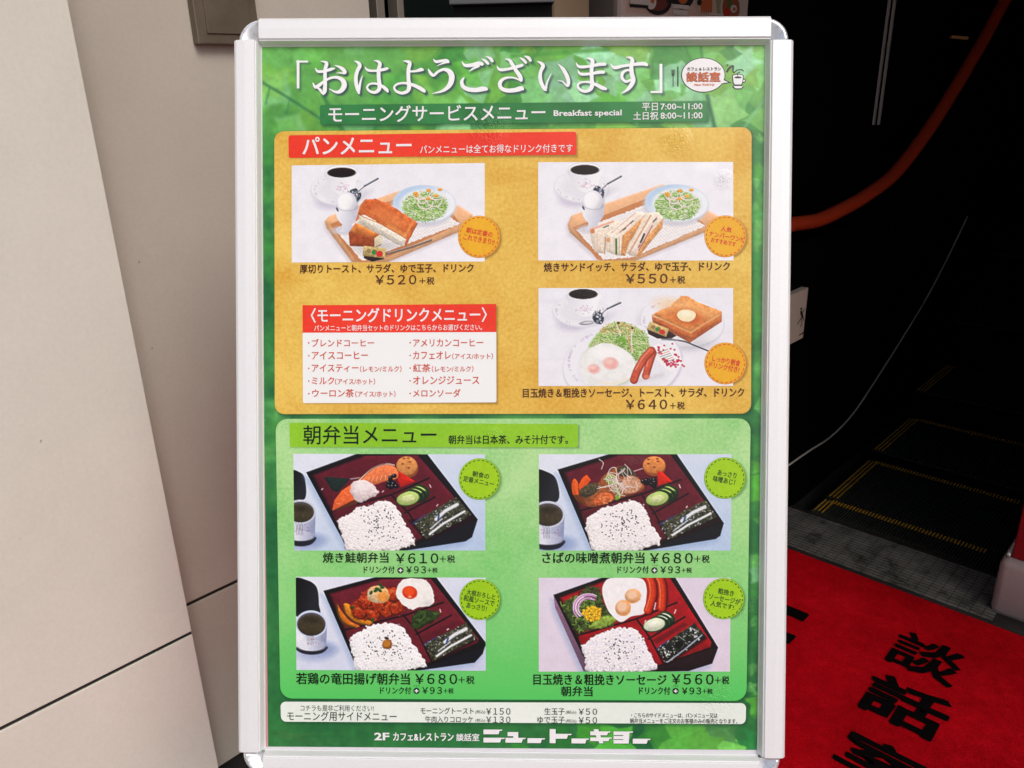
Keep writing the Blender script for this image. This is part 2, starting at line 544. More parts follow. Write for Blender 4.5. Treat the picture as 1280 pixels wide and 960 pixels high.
# front pier
r = empty('stone_pier', W(A_E - .3, BF_, 0), 'polished beige stone pier nearest the camera at the left edge', 'pier')
L = W(A_E - .3, BF_, 0); fn = off(L, W)
boxobj('stone_panel', r, fn, A_E - 1.6, A_E, BF_ - .075, BF_, .012, ZJ - .0035, m_stone, .0012)
boxobj('stone_panel', r, fn, A_E - 1.6, A_E, BF_ - .075, BF_, ZJ + .0035, 2.9, m_stone, .0012)
boxobj('joint_seal', r, fn, A_E - 1.6, A_E - .001, BF_ - .075, BF_ - .003, ZJ - .0035, ZJ + .0035, m_seal)
bm = bmesh.new(); tube(bm, [fn(A_E - 1.6, BF_ - .0025, ZJ), fn(A_E - .001, BF_ - .0025, ZJ)], .0022, 8)
link('joint_bead', from_bm('joint_bead', bm, True), base_mat('rubber', (.03, .028, .026), .35)[0], r)
boxobj('pier_core', r, fn, A_E - 1.6, A_E - .002, BF_ - .3, BF_ - .077, 0, 2.9, m_seal)

# bronze cover plate on the recessed wall
m_bronze, nt, b = base_mat('bronze', (.15, .115, .08), .5, metal=.35)
nt.links.new(ramp(nt, noise_(nt, 12, 5, .6), [(.3, (.115, .09, .065)), (.7, (.18, .145, .105))]), b.inputs['Base Color'])
a0, zb = PB(249, 55, BW_ + .02); a1, _ = PB(325, 40, BW_ + .02)
L = W(a0, BW_, zb); fn = off(L, W)
r = empty('service_cover', L, 'square brown metal cover on the wall behind the upper left sign corner', 'wall cover')
boxobj('cover_frame', r, fn, a0, a1, BW_ + .001, BW_ + .018, zb, zb + .16, m_bronze, .002)
boxobj('cover_door', r, fn, a0 + .017, a1 - .015, BW_ + .0181, BW_ + .0205, zb + .016, zb + .144, m_bronze, .0006)

# glass door and posts behind the top of the sign
m_post = base_mat('grey_metal_post', (.30, .27, .23), .4, metal=.5)[0]
m_ochre = base_mat('ochre_paint', (.33, .24, .15), .7)[0]
L = W(1.3, BW_ - .05, 0); fn = off(L, W)
r = empty('glass_door', L, 'dark glass door with slim metal posts behind the top of the sign', 'door')
boxobj('pane', r, fn, 1.125, 1.60, BW_ - .06, BW_ - .05, 0.02, 2.3, m_glassb)
for (u0, u1) in ((471, 481), (497, 505)):
    aa, bb = PB(u0, 10, BW_ - .02)[0], PB(u1, 10, BW_ - .02)[0]
    boxobj('door_post', r, fn, aa, bb, BW_ - .05, BW_ - .02, 0, 2.3, m_post, .001)
boxobj('door_back', r, fn, 1.022, 1.86, BW_ - .14, BW_ - .10, 0, 2.3, m_black)
boxobj('top_bar', r, fn, 1.125, 1.60, BW_ - .05, BW_ - .03, 2.1, 2.28, m_post)
aa, bb = PB(693, 10, BW_)[0], PB(736, 10, BW_)[0]
boxed_wall('door_column', 'ochre painted column between the glass door and the small poster', aa, bb, BW_ - .09, BW_, 0, 2.5, m_ochre, 'column')
aa, bb = PB(769, 10, BW_)[0], PB(773.5, 10, BW_)[0]
tag(boxobj('metal_trim', None, W, aa, bb, BW_ - .09, BW_ - .005, 0, 2.3, m_post), 'thin metal trim strip just left of the small food poster', 'trim')

# hall walls and back; unseen right wall and low ceiling set to block daylight
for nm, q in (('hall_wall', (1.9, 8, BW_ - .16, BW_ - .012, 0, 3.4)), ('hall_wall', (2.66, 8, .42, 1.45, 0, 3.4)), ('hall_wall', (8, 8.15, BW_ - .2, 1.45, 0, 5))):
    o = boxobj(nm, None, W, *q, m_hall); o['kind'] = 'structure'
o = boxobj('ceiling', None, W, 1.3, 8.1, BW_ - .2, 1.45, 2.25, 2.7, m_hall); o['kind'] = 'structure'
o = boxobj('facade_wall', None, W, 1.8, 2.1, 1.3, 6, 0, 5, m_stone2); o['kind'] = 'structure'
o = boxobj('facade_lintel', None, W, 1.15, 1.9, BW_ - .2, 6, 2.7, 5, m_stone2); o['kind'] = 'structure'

# ------------------------------------------------------------------ small food poster on the hall wall
ink_ = lambda nm, c, k=.8, r=.6: base_mat(nm, lin(c, k), r)[0]
a0 = PB(774.5, 10, BW_)[0]; a1 = PB(932.5, 10, BW_)[0]; z0 = 1.40
L = W(a0, BW_, z0); fn = off(L, W)
r = empty('food_poster', L, 'small poster with dishes in round bowls, behind the top right of the sign', 'poster')
boxobj('poster_board', r, fn, a0, a1, BW_ - .012, BW_ + .006, z0, z0 + .84, ink_('poster_edge', (226, 208, 196)), .001)
a2, a3 = PB(783, 10, BW_ + .006)[0], PB(925, 10, BW_ + .006)[0]
fnp = lambda a, z, e=0: fn(a, BW_ + .0065 + e, z)


def quad_on(name, pts, mat, par):
    return link(name, mesh(name, pts, [tuple(range(len(pts)))]), mat, par)


def disc_on(name, ca, cz, ra, rz, e, mat, par, n=20, t0=0, t1=2 * math.pi):
    P = [fnp(ca + ra * math.cos(t0 + (t1 - t0) * k / n), cz + rz * math.sin(t0 + (t1 - t0) * k / n), e) for k in range(n)]
    return quad_on(name, P, mat, par)


def pp(u, v): return PB(u, v, BW_ + .0065)


za = pp(800, 17.5)[1]
quad_on('poster_sheet', [fnp(a2, za), fnp(a3, za + .01), fnp(a3, za + .75), fnp(a2, za + .75)], ink_('sheet', (222, 190, 172)), r)
mk, mw, mo, mr, my_, mg = (ink_('bowl_black', (40, 36, 40)), ink_('egg_white', (225, 215, 205)), ink_('food_orange', (205, 110, 60)),
                           ink_('food_red', (200, 50, 35)), ink_('panel_olive', (165, 160, 120)), ink_('food_green', (90, 120, 60)))
quad_on('poster_panel', [fnp(*pp(896, 19), .001), fnp(*pp(924, 19), .001), fnp(*pp(926, -40), .001), fnp(*pp(890, -40), .001)], my_, r)


def pdisc(nm, u, v, ru, rv, e, mat, n=20):
    P = [fnp(*pp(u + ru * math.cos(-k * 2 * math.pi / n), v + rv * math.sin(-k * 2 * math.pi / n)), e) for k in range(n)][::-1]
    quad_on(nm, P, mat, r)


pdisc('bowl', 822, 3, 17, 16, .0015, mk); pdisc('food', 822, 5, 12, 9, .002, ink_('meat', (120, 60, 50)), 9)
pdisc('egg', 813, 2, 6.5, 10, .0025, mw); pdisc('yolk', 814.5, 1, 2.5, 3.5, .003, mo)
pdisc('bowl', 852, -8, 16, 20, .0015, mk); pdisc('food', 853, -2, 6, 7, .002, mo)
pdisc('plate', 880, 5, 12, 16, .0015, ink_('plate', (205, 185, 165)))
for k in range(5): pdisc('food', 876.5 + k * 2.8, 6, 1.6, 12, .002 + k * .0002, mo, 8)
pdisc('food', 873, 3, 3, 4, .0034, mk); pdisc('plate', 913, 10, 13, 22, .0015, ink_('plate_rim', (215, 205, 190)))
pdisc('food', 913, 10, 11, 18, .002, ink_('stew', (165, 90, 60))); pdisc('food', 908, 15, 4, 6, .0025, mr); pdisc('food', 911, 3, 3, 9, .0027, mg, 7)
pdisc('egg', 916, 11, 4, 5, .003, mw); pdisc('yolk', 916.5, 11.5, 1.8, 2.4, .0034, mo)
for (u0, v0, u1, v1, mt) in ((786, -3, 808, 6, mw), (786, 5.5, 809, 9.5, mk), (839, 6, 860, 11, mw), (840, 13, 858, 19, mw), (885, 17, 903, 19, mw)):
    quad_on('caption_strip', [fnp(*pp(u0, v1 - 1), .0036), fnp(*pp(u1, v1 + 1), .0036), fnp(*pp(u1, v0 + 1), .0036), fnp(*pp(u0, v0 - 1), .0036)], mt, r)

# ------------------------------------------------------------------ carpet with the name woven in
m_carpet, nt, b = base_mat('red_carpet', (.35, .004, .012), .95, spec=.03)
n1, n2, n3 = noise_(nt, 260, 4, .8), noise_(nt, 3.5, 4, .6), noise_(nt, 45, 5, .75)
f = math_(nt, 'ADD', math_(nt, 'MULTIPLY', n1, .45), math_(nt, 'ADD', math_(nt, 'MULTIPLY', n2, .3), math_(nt, 'MULTIPLY', n3, .25)))
nt.links.new(ramp(nt, f, [(.36, (.20, .001, .003)), (.5, (.44, .002, .007)), (.64, (.74, .006, .014))]), b.inputs['Base Color'])
bump(nt, b, n1, .8, .004)
CA1 = 2.012; L = W(.9, -.3, 0); fn = off(L, W)
r = empty('entrance_carpet', L, 'red carpet with black woven characters in front of the escalator', 'carpet')
boxobj('carpet_pile', r, fn, -.15, CA1, -.98, .75, 0.001, .012, m_carpet, .003)
m_edge = base_mat('carpet_edging', (.012, .008, .008), .8)[0]
boxobj('edging', r, fn, CA1, CA1 + .008, -.98, .75, .001, .009, m_edge)
m_yarn, nt, b = base_mat('black_yarn', (.003, .002, .002), .95, spec=.05)
bump(nt, b, noise_(nt, 700, 3, .7), .8, .004)


def carpet_glyph(s, ca, cb, wa, wb, bold=.035, skew=0.0):
    src = text_mesh(s, bold, 2).copy(); src.name = 'woven_character'; n = len(src.vertices)
    co = np.zeros(n * 3); src.vertices.foreach_get('co', co); co = co.reshape(-1, 3); mn, mx = co.min(0), co.max(0)
    u = (co[:, 0] - mn[0]) / (mx[0] - mn[0]) - .5; v = (co[:, 1] - mn[1]) / (mx[1] - mn[1]) - .5
    b_ = cb + u * wb; a_ = ca + v * wa
    P = np.array([fn(a, bb, .0135) for a, bb in zip(a_, b_)])
    src.vertices.foreach_set('co', P.ravel()); src.update(); o = link('woven_character', src, m_yarn, r)
    rj = np.random.RandomState(len(s) + n)
    for i_, (da, db) in enumerate(((.002, .0), (-.002, .001), (.0, .0028), (.001, -.0028))):
        m2 = src.copy(); Q = P + np.array(W(da, db, .0002 * (i_ + 1))) + rj.randn(*P.shape) * np.array([.0008, .0008, 0]); m2.vertices.foreach_set('co', Q.ravel()); m2.update()
        link('woven_thread', m2, m_yarn, o)


def gl(s, left, right, top, bot, bold=.035):                 # extreme points of the ink in the photograph
    bl, br_ = G(*left, .0135)[1], G(*right, .0135)[1]; at, ab = G(*top, .0135)[0], G(*bot, .0135)[0]
    carpet_glyph(s, (at + ab) / 2, (bl + br_) / 2, abs(at - ab), br_ - bl, bold)


gl('談', (1103, 824), (1208, 828), (1139, 790), (1197, 865), .004)
gl('話', (1069, 880), (1188, 893), (1106, 841), (1158, 925), .016)
gl('室', (1032, 962), (1162, 962), (1062, 907), (1110, 985), .016)
gl('ニ', (955, 752), (1014, 773), (985, 757), (975, 800), .04)
gl('ュ', (905, 805), (975, 830), (950, 810), (930, 850), .04)

# ------------------------------------------------------------------ escalator
m_metal, nt, b = base_mat('worn_comb_plate', (.16, .155, .14), .55, metal=.4)
nt.links.new(ramp(nt, noise_(nt, 14, 6, .7), [(.32, (.015, .013, .012)), (.5, (.03, .028, .025)), (.75, (.05, .048, .044))]), b.inputs['Base Color'])
m_rib, nt, b = base_mat('rib_steel', (.2, .19, .17), .5, metal=.4)
nt.links.new(ramp(nt, noise_(nt, 14, 6, .7), [(.34, (.05, .045, .04)), (.48, (.17, .165, .15)), (.7, (.26, .25, .23))]), b.inputs['Base Color'])
m_step = base_mat('black_step_metal', (.030, .034, .028), .6, spec=.2)[0]
m_stepd = base_mat('black_step_side', (.0015, .0015, .0015), .9, spec=.03)[0]
m_yel = base_mat('yellow_marking', (.50, .27, .02), .6)[0]
m_hand, nt, b = base_mat('red_rubber_handrail', (.42, .040, .012), .42, spec=.3)
m_chrome = base_mat('brushed_chrome', (.5, .5, .48), .3, metal=1)[0]
m_bal = base_mat('black_balustrade', (.0015, .0015, .0015), .6, spec=.04)[0]
b0, b1_ = -.875, -.33                                         # step band
L = W(2.2, (b0 + b1_) / 2, 0); fn = off(L, W)
r = empty('escalator', L, 'dark escalator with yellow-edged steps and an orange-red handrail', 'escalator')
cp = boxobj('comb_plate', r, fn, CA1 + .008, 2.262, b0 - .10, .6, .0005, .010, m_metal, .001)
bm = bmesh.new(); rng = random.Random(4); k = 0
aa = CA1 + .018
while aa < 2.235:
    bb = b0 - .09
    while bb < -.30:
        bm_box(bm, fn, aa, aa + .0092, bb, bb + .0252, .010, .0119); bb += .0272
    aa += .0145; k += 1
fix(bm); o = link('tread_ribs', from_bm('tread_ribs', bm), m_rib, cp); o['kind'] = 'stuff'
bm = bmesh.new()
for k in range(60):
    bb = b0 + .01 + k * (b1_ - b0 - .02) / 60
    bm_box(bm, fn, 2.262, 2.286, bb, bb + .005, .002, .008)
fix(bm); link('comb_teeth', from_bm('comb_teeth', bm), m_step, cp)


def yellow_dashes(par, a, z, b_lo=b0 + .03, b_hi=b1_ - .055, n=46):
    bm = bmesh.new()
    for k in range(n):
        bb = b_lo + (b_hi - b_lo) * k / n
        bm_box(bm, fn, a - .012, a + .012, bb, bb + (b_hi - b_lo) / n * .48, z, z + .0012)
    fix(bm); return link('yellow_edge', from_bm('yellow_edge', bm), m_yel, par)


steps = [(2.272, 2.405, -.004), (2.41, 2.785, -.002), (2.80, 3.20, .03), (3.21, 3.61, .14), (3.62, 4.02, .33), (4.03, 4.43, .55), (4.44, 4.84, .78)]
for i, (s0, s1, z) in enumerate(steps):
    st = boxobj('step', r, fn, s0, s1, b0, b1_, z - .25, z - .006, m_stepd)
    bm = bmesh.new(); n = 62
    for k in range(n):
        bb = b0 + .004 + (b1_ - b0 - .008) * k / n
        bm_box(bm, fn, s0 + .003, s1 - .003, bb, bb + .0042, z - .006, z)
    fix(bm); link('cleats', from_bm('cleats', bm), m_step, st)
    if i < 4:
        for q in range(3):
            bb = b0 + .008 + q * .0125
            boxobj('yellow_stripe', st, fn, s0 + .012, s1 - .01, bb, bb + .0048, z + .0002, z + .0012, m_yel)
        if i in (0, 1, 2): yellow_dashes(st, s1 - .012, z + .0003)
# left balustrade, skirt light line, handrail
boxobj('balustrade', r, fn, 2.05, 6.5, -.99, -.925, 0, .88, m_bal)
bm = bmesh.new()
for pts in [[(2.05, .88), (2.5, .88), (3.0, .97), (3.5, 1.28), (4.0, 1.62), (5, 2.3), (6, 2.9)]]:
    vs0 = [bm.verts.new(fn(a, -.99, z)) for a, z in pts] + [bm.verts.new(fn(6, -.99, .88))]
    vs1 = [bm.verts.new(fn(a, -.93, z)) for a, z in pts] + [bm.verts.new(fn(6, -.93, .88))]
    n = len(vs0); bm.faces.new(vs0); bm.faces.new(vs1[::-1])
    for k in range(n): bm.faces.new((vs0[k], vs0[(k + 1) % n], vs1[(k + 1) % n], vs1[k]))
fix(bm); link('balustrade_rise', from_bm('balustrade_rise', bm), m_bal, r)
hp = [PB(u, v, -.955) for u, v in ((988, 281), (1020, 276), (1050, 263), (1085, 243), (1120, 215), (1160, 163), (1200, 100), (1235, 40), (1262, -10))]
P3 = [fn(1.86, -.955, .70), fn(1.85, -.955, .80), fn(1.90, -.955, .89), fn(2.0, -.955, .915)] + [fn(a, -.955, z) for a, z in hp] + [fn(5.2, -.955, 2.5)]
bm = bmesh.new(); tube(bm, catmull(P3, 6), .0235, 14, .85)
link('handrail', from_bm('handrail', bm, True), m_hand, r)
lp = [PB(u, v, -.92) for u, v in ((984, 583), (1010, 565), (1040, 545), (1066, 518), (1092, 480), (1130, 420), (1160, 370), (1185, 322), (1210, 270))]
bm = bmesh.new(); tube(bm, catmull([fn(a, -.921, z) for a, z in lp], 5), .0032, 6)
link('skirt_trim', from_bm('skirt_trim', bm, True), base_mat('trim_steel', (.36, .35, .31), .6)[0], r)
# right newel base with red side panel
zb = .165
boxobj('newel_base', r, fn, 2.070, 2.62, -.306, .35, .001, zb, stone_mat('pinkish_cast_metal', (.34, .27, .26), .45), .02, True)
boxobj('red_side_panel', r, fn, 2.09, 5.0, -.285, .33, zb + .001, 1.0, base_mat('red_panel', (.20, .004, .007), .4)[0], .004)
bm = bmesh.new(); tube(bm, [fn(2.09, -.292, zb + .006), fn(2.7, -.292, zb + .006), fn(3.0, -.292, zb + .05), fn(4.6, -.292, 1.1)], .0045, 8)
link('side_trim', from_bm('side_trim', bm, True), base_mat('side_steel', (.5, .48, .44), .5)[0], r)
boxobj('skirt_panel', r, fn, 2.27, 5.5, -.325, -.3, -.01, .12, m_stepd)
boxobj('inlet_box', r, fn, 2.068, 2.074, -.22, -.12, .05, .13, m_seal)

# warning notice with a walking figure, stuck on the balustrade end
m_note = ink_('notice_plastic', (205, 190, 172), .8)
q = [(990, 368), (1010.5, 359.5), (1011.5, 418), (990, 430.5)]
an0, zt0 = PB(982, 372, -.905); an1, zt1 = PB(1010.5, 359.5, -.905); _, zb1 = PB(1011.5, 418, -.905)
nb = boxobj('notice_plate', r, fn, an0, an1, -.9245, -.905, zb1, zt1, m_note, .0006)
m_fig = ink_('figure_black', (20, 20, 22), .8)


def nf(u, v, e=.0006): a, z = PB(u, v, -.905); return fn(a, -.905 + e, z)


def nline(pts, wd):
    P = np.array(pts, float); out = []
    for (x0, y0), (x1, y1) in zip(P, P[1:]):
        d = np.array([x1 - x0, y1 - y0]); d /= np.linalg.norm(d); n = np.array([-d[1], d[0]]) * wd / 2
        quad_on('walking_figure', [nf(x0 + n[0], y0 + n[1]), nf(x0 - n[0], y0 - n[1]), nf(x1 - n[0], y1 - n[1]), nf(x1 + n[0], y1 + n[1])], m_fig, nb)


quad_on('walking_figure', [nf(1001.2 + 1.1 * math.cos(k), 386 + 2 * math.sin(k)) for k in np.linspace(0, 6.28, 9)[:-1]], m_fig, nb)
nline([(1001.3, 388.5), (1002, 393.5), (1003.5, 397.5)], 2.6); nline([(1002.2, 392), (1005.6, 386)], .8)
nline([(1000, 392), (1004, 393)], 1.0); nline([(1001.5, 397), (996.5, 405.5)], .8); nline([(1003, 397), (1005, 401)], 1); nline([(1002, 398), (1002.3, 404), (1000.3, 409)], .8)
nline([(998.6, 419), (1004.4, 415.6)], 1.4)

# thin pole and small brass-coloured piece in the dark hall
a_p = 3.2; rr = ray(1090, 156); s_ = a_p / (rr[:2] @ D1); bp = float((rr[:2] * s_) @ D2); zp = float(rr[2] * s_ + CAM_H)
L = W(a_p, bp, zp); bm = bmesh.new()
fn2 = off(L, W)
for db, mt in ((0, 0), (.018, 0)):
    bm_box(bm, fn2, a_p, a_p + .008, bp + db, bp + db + .009, zp, 2.248)
fix(bm); o = link('hanging_strip', from_bm('hanging_strip', bm), base_mat('strip_steel', (.5, .46, .4), .35, metal=.3)[0]); o.location = L
tag(o, 'thin double metal strip hanging from the ceiling above the handrail', 'metal strip')
rr = ray(1190, 46); s_ = 3.6 / (rr[:2] @ D1); p = rr * s_; L = (float(p[0]), float(p[1]), float(p[2] + CAM_H))
fn2 = lambda x, y, z: tuple(np.array([x, y, z]))
bm = bmesh.new(); bm_box(bm, fn2, 0, .066, 0, .02, -.006, .006, .002); o = link('brass_piece', from_bm('brass_piece', bm), base_mat('brass_colour', (.55, .28, .10), .4, metal=.3)[0])
o.location = L; o.rotation_euler = (0, math.radians(6), 0); tag(o, 'small brass-coloured piece in the dark beside the rising handrail', 'fitting')

# ================================================================== SIGN STAND
IX, IY = .29, .4115
foot = BO + B2 * (-IY - .10); foot_xy = (float(BO[0] - B2[0] * .7), float(BO[1] - B2[1] * .9), 0.0)
sign = empty('sign_stand', foot_xy, 'tall silver framed menu stand with green and orange breakfast poster', 'sign stand')
BL = Matrix.Translation(Vector(foot_xy)).inverted() @ BM

m_rail, nt, b = base_mat('satin_aluminium', (.90, .90, .90), .55, metal=.2, spec=.5)
tc = N(nt, 'ShaderNodeTexCoord'); mp = N(nt, 'ShaderNodeMapping'); mp.inputs['Scale'].default_value = (300, 300, 300)
nt.links.new(tc.outputs['Object'], mp.inputs[0])
nz = noise_(nt, 1, 3, .6, vec=mp.outputs[0])
wear = noise_(nt, 28, 5, .7)
nt.links.new(mixc(nt, 1, ramp(nt, nz, [(.3, (.775, .78, .80)), (.7, (.80, .805, .825))]), ramp(nt, wear, [(.15, (.86, .85, .84)), (.25, (1, 1, 1))]), 'MULTIPLY'), b.inputs['Base Color'])
m_cap, nt, b = base_mat('chrome_plastic', (.62, .62, .64), .22, metal=.55)
nt.links.new(ramp(nt, noise_(nt, 160, 5, .8), [(.36, (.50, .46, .42)), (.46, (.80, .83, .88))]), b.inputs['Base Color'])
m_leg = base_mat('aluminium_tube', (.6, .6, .6), .4, metal=.8)[0]

# snap-rail profile: (distance outward from the opening, height above the print)
PROF = [(-.0005, .0012), (.0005, .0022), (.0024, .0090), (.0032, .0108), (.0037, .0094), (.0044, .0094), (.0048, .0118), (.016, .0122), (.0255, .0118), (.0282, .0098), (.0298, .0062), (.0302, .001), (.0302, -.016), (-.0005, -.016)]


def rail(p0, p1, out):
    p0, p1, out = np.array(p0), np.array(p1), np.array(out)
    bm = bmesh.new(); ring = []
    for p in (p0, p1):
        ring.append([bm.verts.new((float(p[0] + out[0] * u), float(p[1] + out[1] * u), w_)) for u, w_ in PROF])
    n = len(PROF)
    for k in range(n): bm.faces.new((ring[0][k], ring[0][(k + 1) % n], ring[1][(k + 1) % n], ring[1][k]))
    bm.faces.new(ring[0]); bm.faces.new(ring[1]); fix(bm)
    es = [e for e in bm.edges if abs(e.calc_face_angle(0)) > .7]
    bmesh.ops.bevel(bm, geom=es, offset=.0005, segments=1, affect='EDGES')
    me = from_bm('frame_rail', bm); link('frame_rail', me, m_rail, sign, BL)


rail((-IX, IY), (IX + .003, IY), (0, 1)); rail((-IX, -IY), (IX, -IY), (0, -1))
rail((-IX, -IY + .001), (-IX, IY + .0035), (-1, 0)); rail((IX, -IY + .001), (IX, IY + .0015), (1, 0))
for sx, sy in ((-1, 1), (1, 1), (1, -1), (-1, -1)):
    bm = bmesh.new(); c0 = (sx * (IX - .001), sy * (IY + .003)); R = .0265
    prof = [(1.0, -.016), (1.0, .001), (.97, .0045), (.90, .0068), (.78, .0078), (.74, .0064), (.0, .0062)]
    n = 14; rings = []
    for k in range(n + 1):
        t = k / n * math.pi / 2
        rings.append([bm.verts.new((c0[0] + sx * R * math.sin(t) * q, c0[1] + sy * R * math.cos(t) * q, z)) for q, z in prof[:-1]])
    top = bm.verts.new((c0[0], c0[1], .0060)); bot = bm.verts.new((c0[0], c0[1], -.016))
    for a_, b_ in zip(rings, rings[1:]):
        for k in range(len(prof) - 2): bm.faces.new((a_[k], a_[k + 1], b_[k + 1], b_[k]))
        bm.faces.new((a_[-1], top, b_[-1])); bm.faces.new((a_[0], b_[0], bot))
    bm.faces.new([v for v in rings[0]] + [top, bot]); bm.faces.new([v for v in rings[-1]] + [top, bot])
    bmesh.ops.remove_doubles(bm, verts=bm.verts, dist=1e-6); fix(bm)
    me = from_bm('corner_cap', bm, True); link('corner_cap', me, m_cap, sign, BL)

idf = lambda x, y, z: (x, y, z)
bk = boxobj('backing_board', sign, idf, -IX + .0006, IX - .0006, -IY + .0006, IY - .0006, -.012, -.0012, base_mat('pinkish_backing', (.62, .40, .40), .5)[0])
bk.matrix_basis = BL
bs = flat_poly('backing_strip', [(328.4, 560), (330.6, 560), (335.2, 934), (329, 934)], base_mat('pink_strip', (.50, .22, .26), .5)[0], sign, .0001); bs.matrix_basis = BL
# film margin at the bottom of the opening
fm = flat_poly('film_edge', [(329, 933.2), (948, 937.4), (948, 945.5), (329, 938)], base_mat('clear_film_edge', (.62, .60, .64), .15, spec=.8)[0], sign, .0001); fm.matrix_basis = BL
# legs: front pair carries on down in the board's plane, rear pair leans the other way
for sx in (-1, 1):
    top = BO + B1 * sx * .262 + B2 * (-IY - .02) - B3 * .012
    t = top[2] / B2[2]; bot = top - B2 * t
    bm = bmesh.new(); tube(bm, [tuple(top - np.array(foot_xy)), tuple(bot - np.array(foot_xy) + np.array([0, 0, .004]))], .011, 12)
    link('leg', from_bm('leg', bm, True), m_leg, sign)
    top = BO + B1 * sx * .262 + B2 * (IY - .03) - B3 * .03
    bot = np.array([top[0] + .0, top[1] + .30, .005])
    bm = bmesh.new(); tube(bm, [tuple(top - np.array(foot_xy)), tuple(bot - np.array(foot_xy))], .011, 12)
    link('leg', from_bm('leg', bm, True), m_leg, sign)

# black box fixed above the top rail
rf = ray(627, 4); ybx = 1.035; zbx = CAM_H + rf[2] / rf[1] * ybx; xl = ray(561.5, 4); xr = ray(694, 4)
X0, X1 = xl[0] / xl[1] * ybx, xr[0] / xr[1] * ybx
m_bx = base_mat('black_plastic', (.004, .004, .004), .7, spec=.1)[0]
r = empty('black_box', ((X0 + X1) / 2, ybx, zbx), 'black box with a grey front sitting above the middle of the top rail', 'box')
L = ((X0 + X1) / 2, ybx, zbx); fn = off(L, lambda x, y, z: (x, y, z))
boxobj('housing', r, fn, X0 + .001, X1 - .001, ybx + .006, ybx + .20, zbx - .001, zbx + .12, m_bx, .002)
boxobj('front_plate', r, fn, X0, X1, ybx, ybx + .0055, zbx, zbx + .12, base_mat('dark_grey_front', (.075, .078, .082), .4)[0], .0012)
boxobj('bracket', r, fn, X0 + .003, X1 - .003, ybx + .012, ybx + .12, zbx - .045, zbx - .0012, m_bx, .001)

# ================================================================== POSTER PRINT
Z0, Z1, Z2, Z3, Z4, Z5 = 0.0, .0002, .0004, .0006, .0008, .0010
m_paint = paint_mat('printed_paper')
WHITE = ink('white_print', (240, 238, 240))
GOLDQ = [(343, 164.2), (939.5, 159), (938.8, 517), (343.5, 517.6)]
GREENQ = [(344.5, 523.6), (938.3, 523), (933, 876), (350.5, 873)]
BARQ = [(350.6, 877), (932.6, 878.8), (932, 905), (351.4, 902)]
BANQ = [(400, 131.3), (883.5, 126.2), (883.5, 152), (400.5, 155.7)]

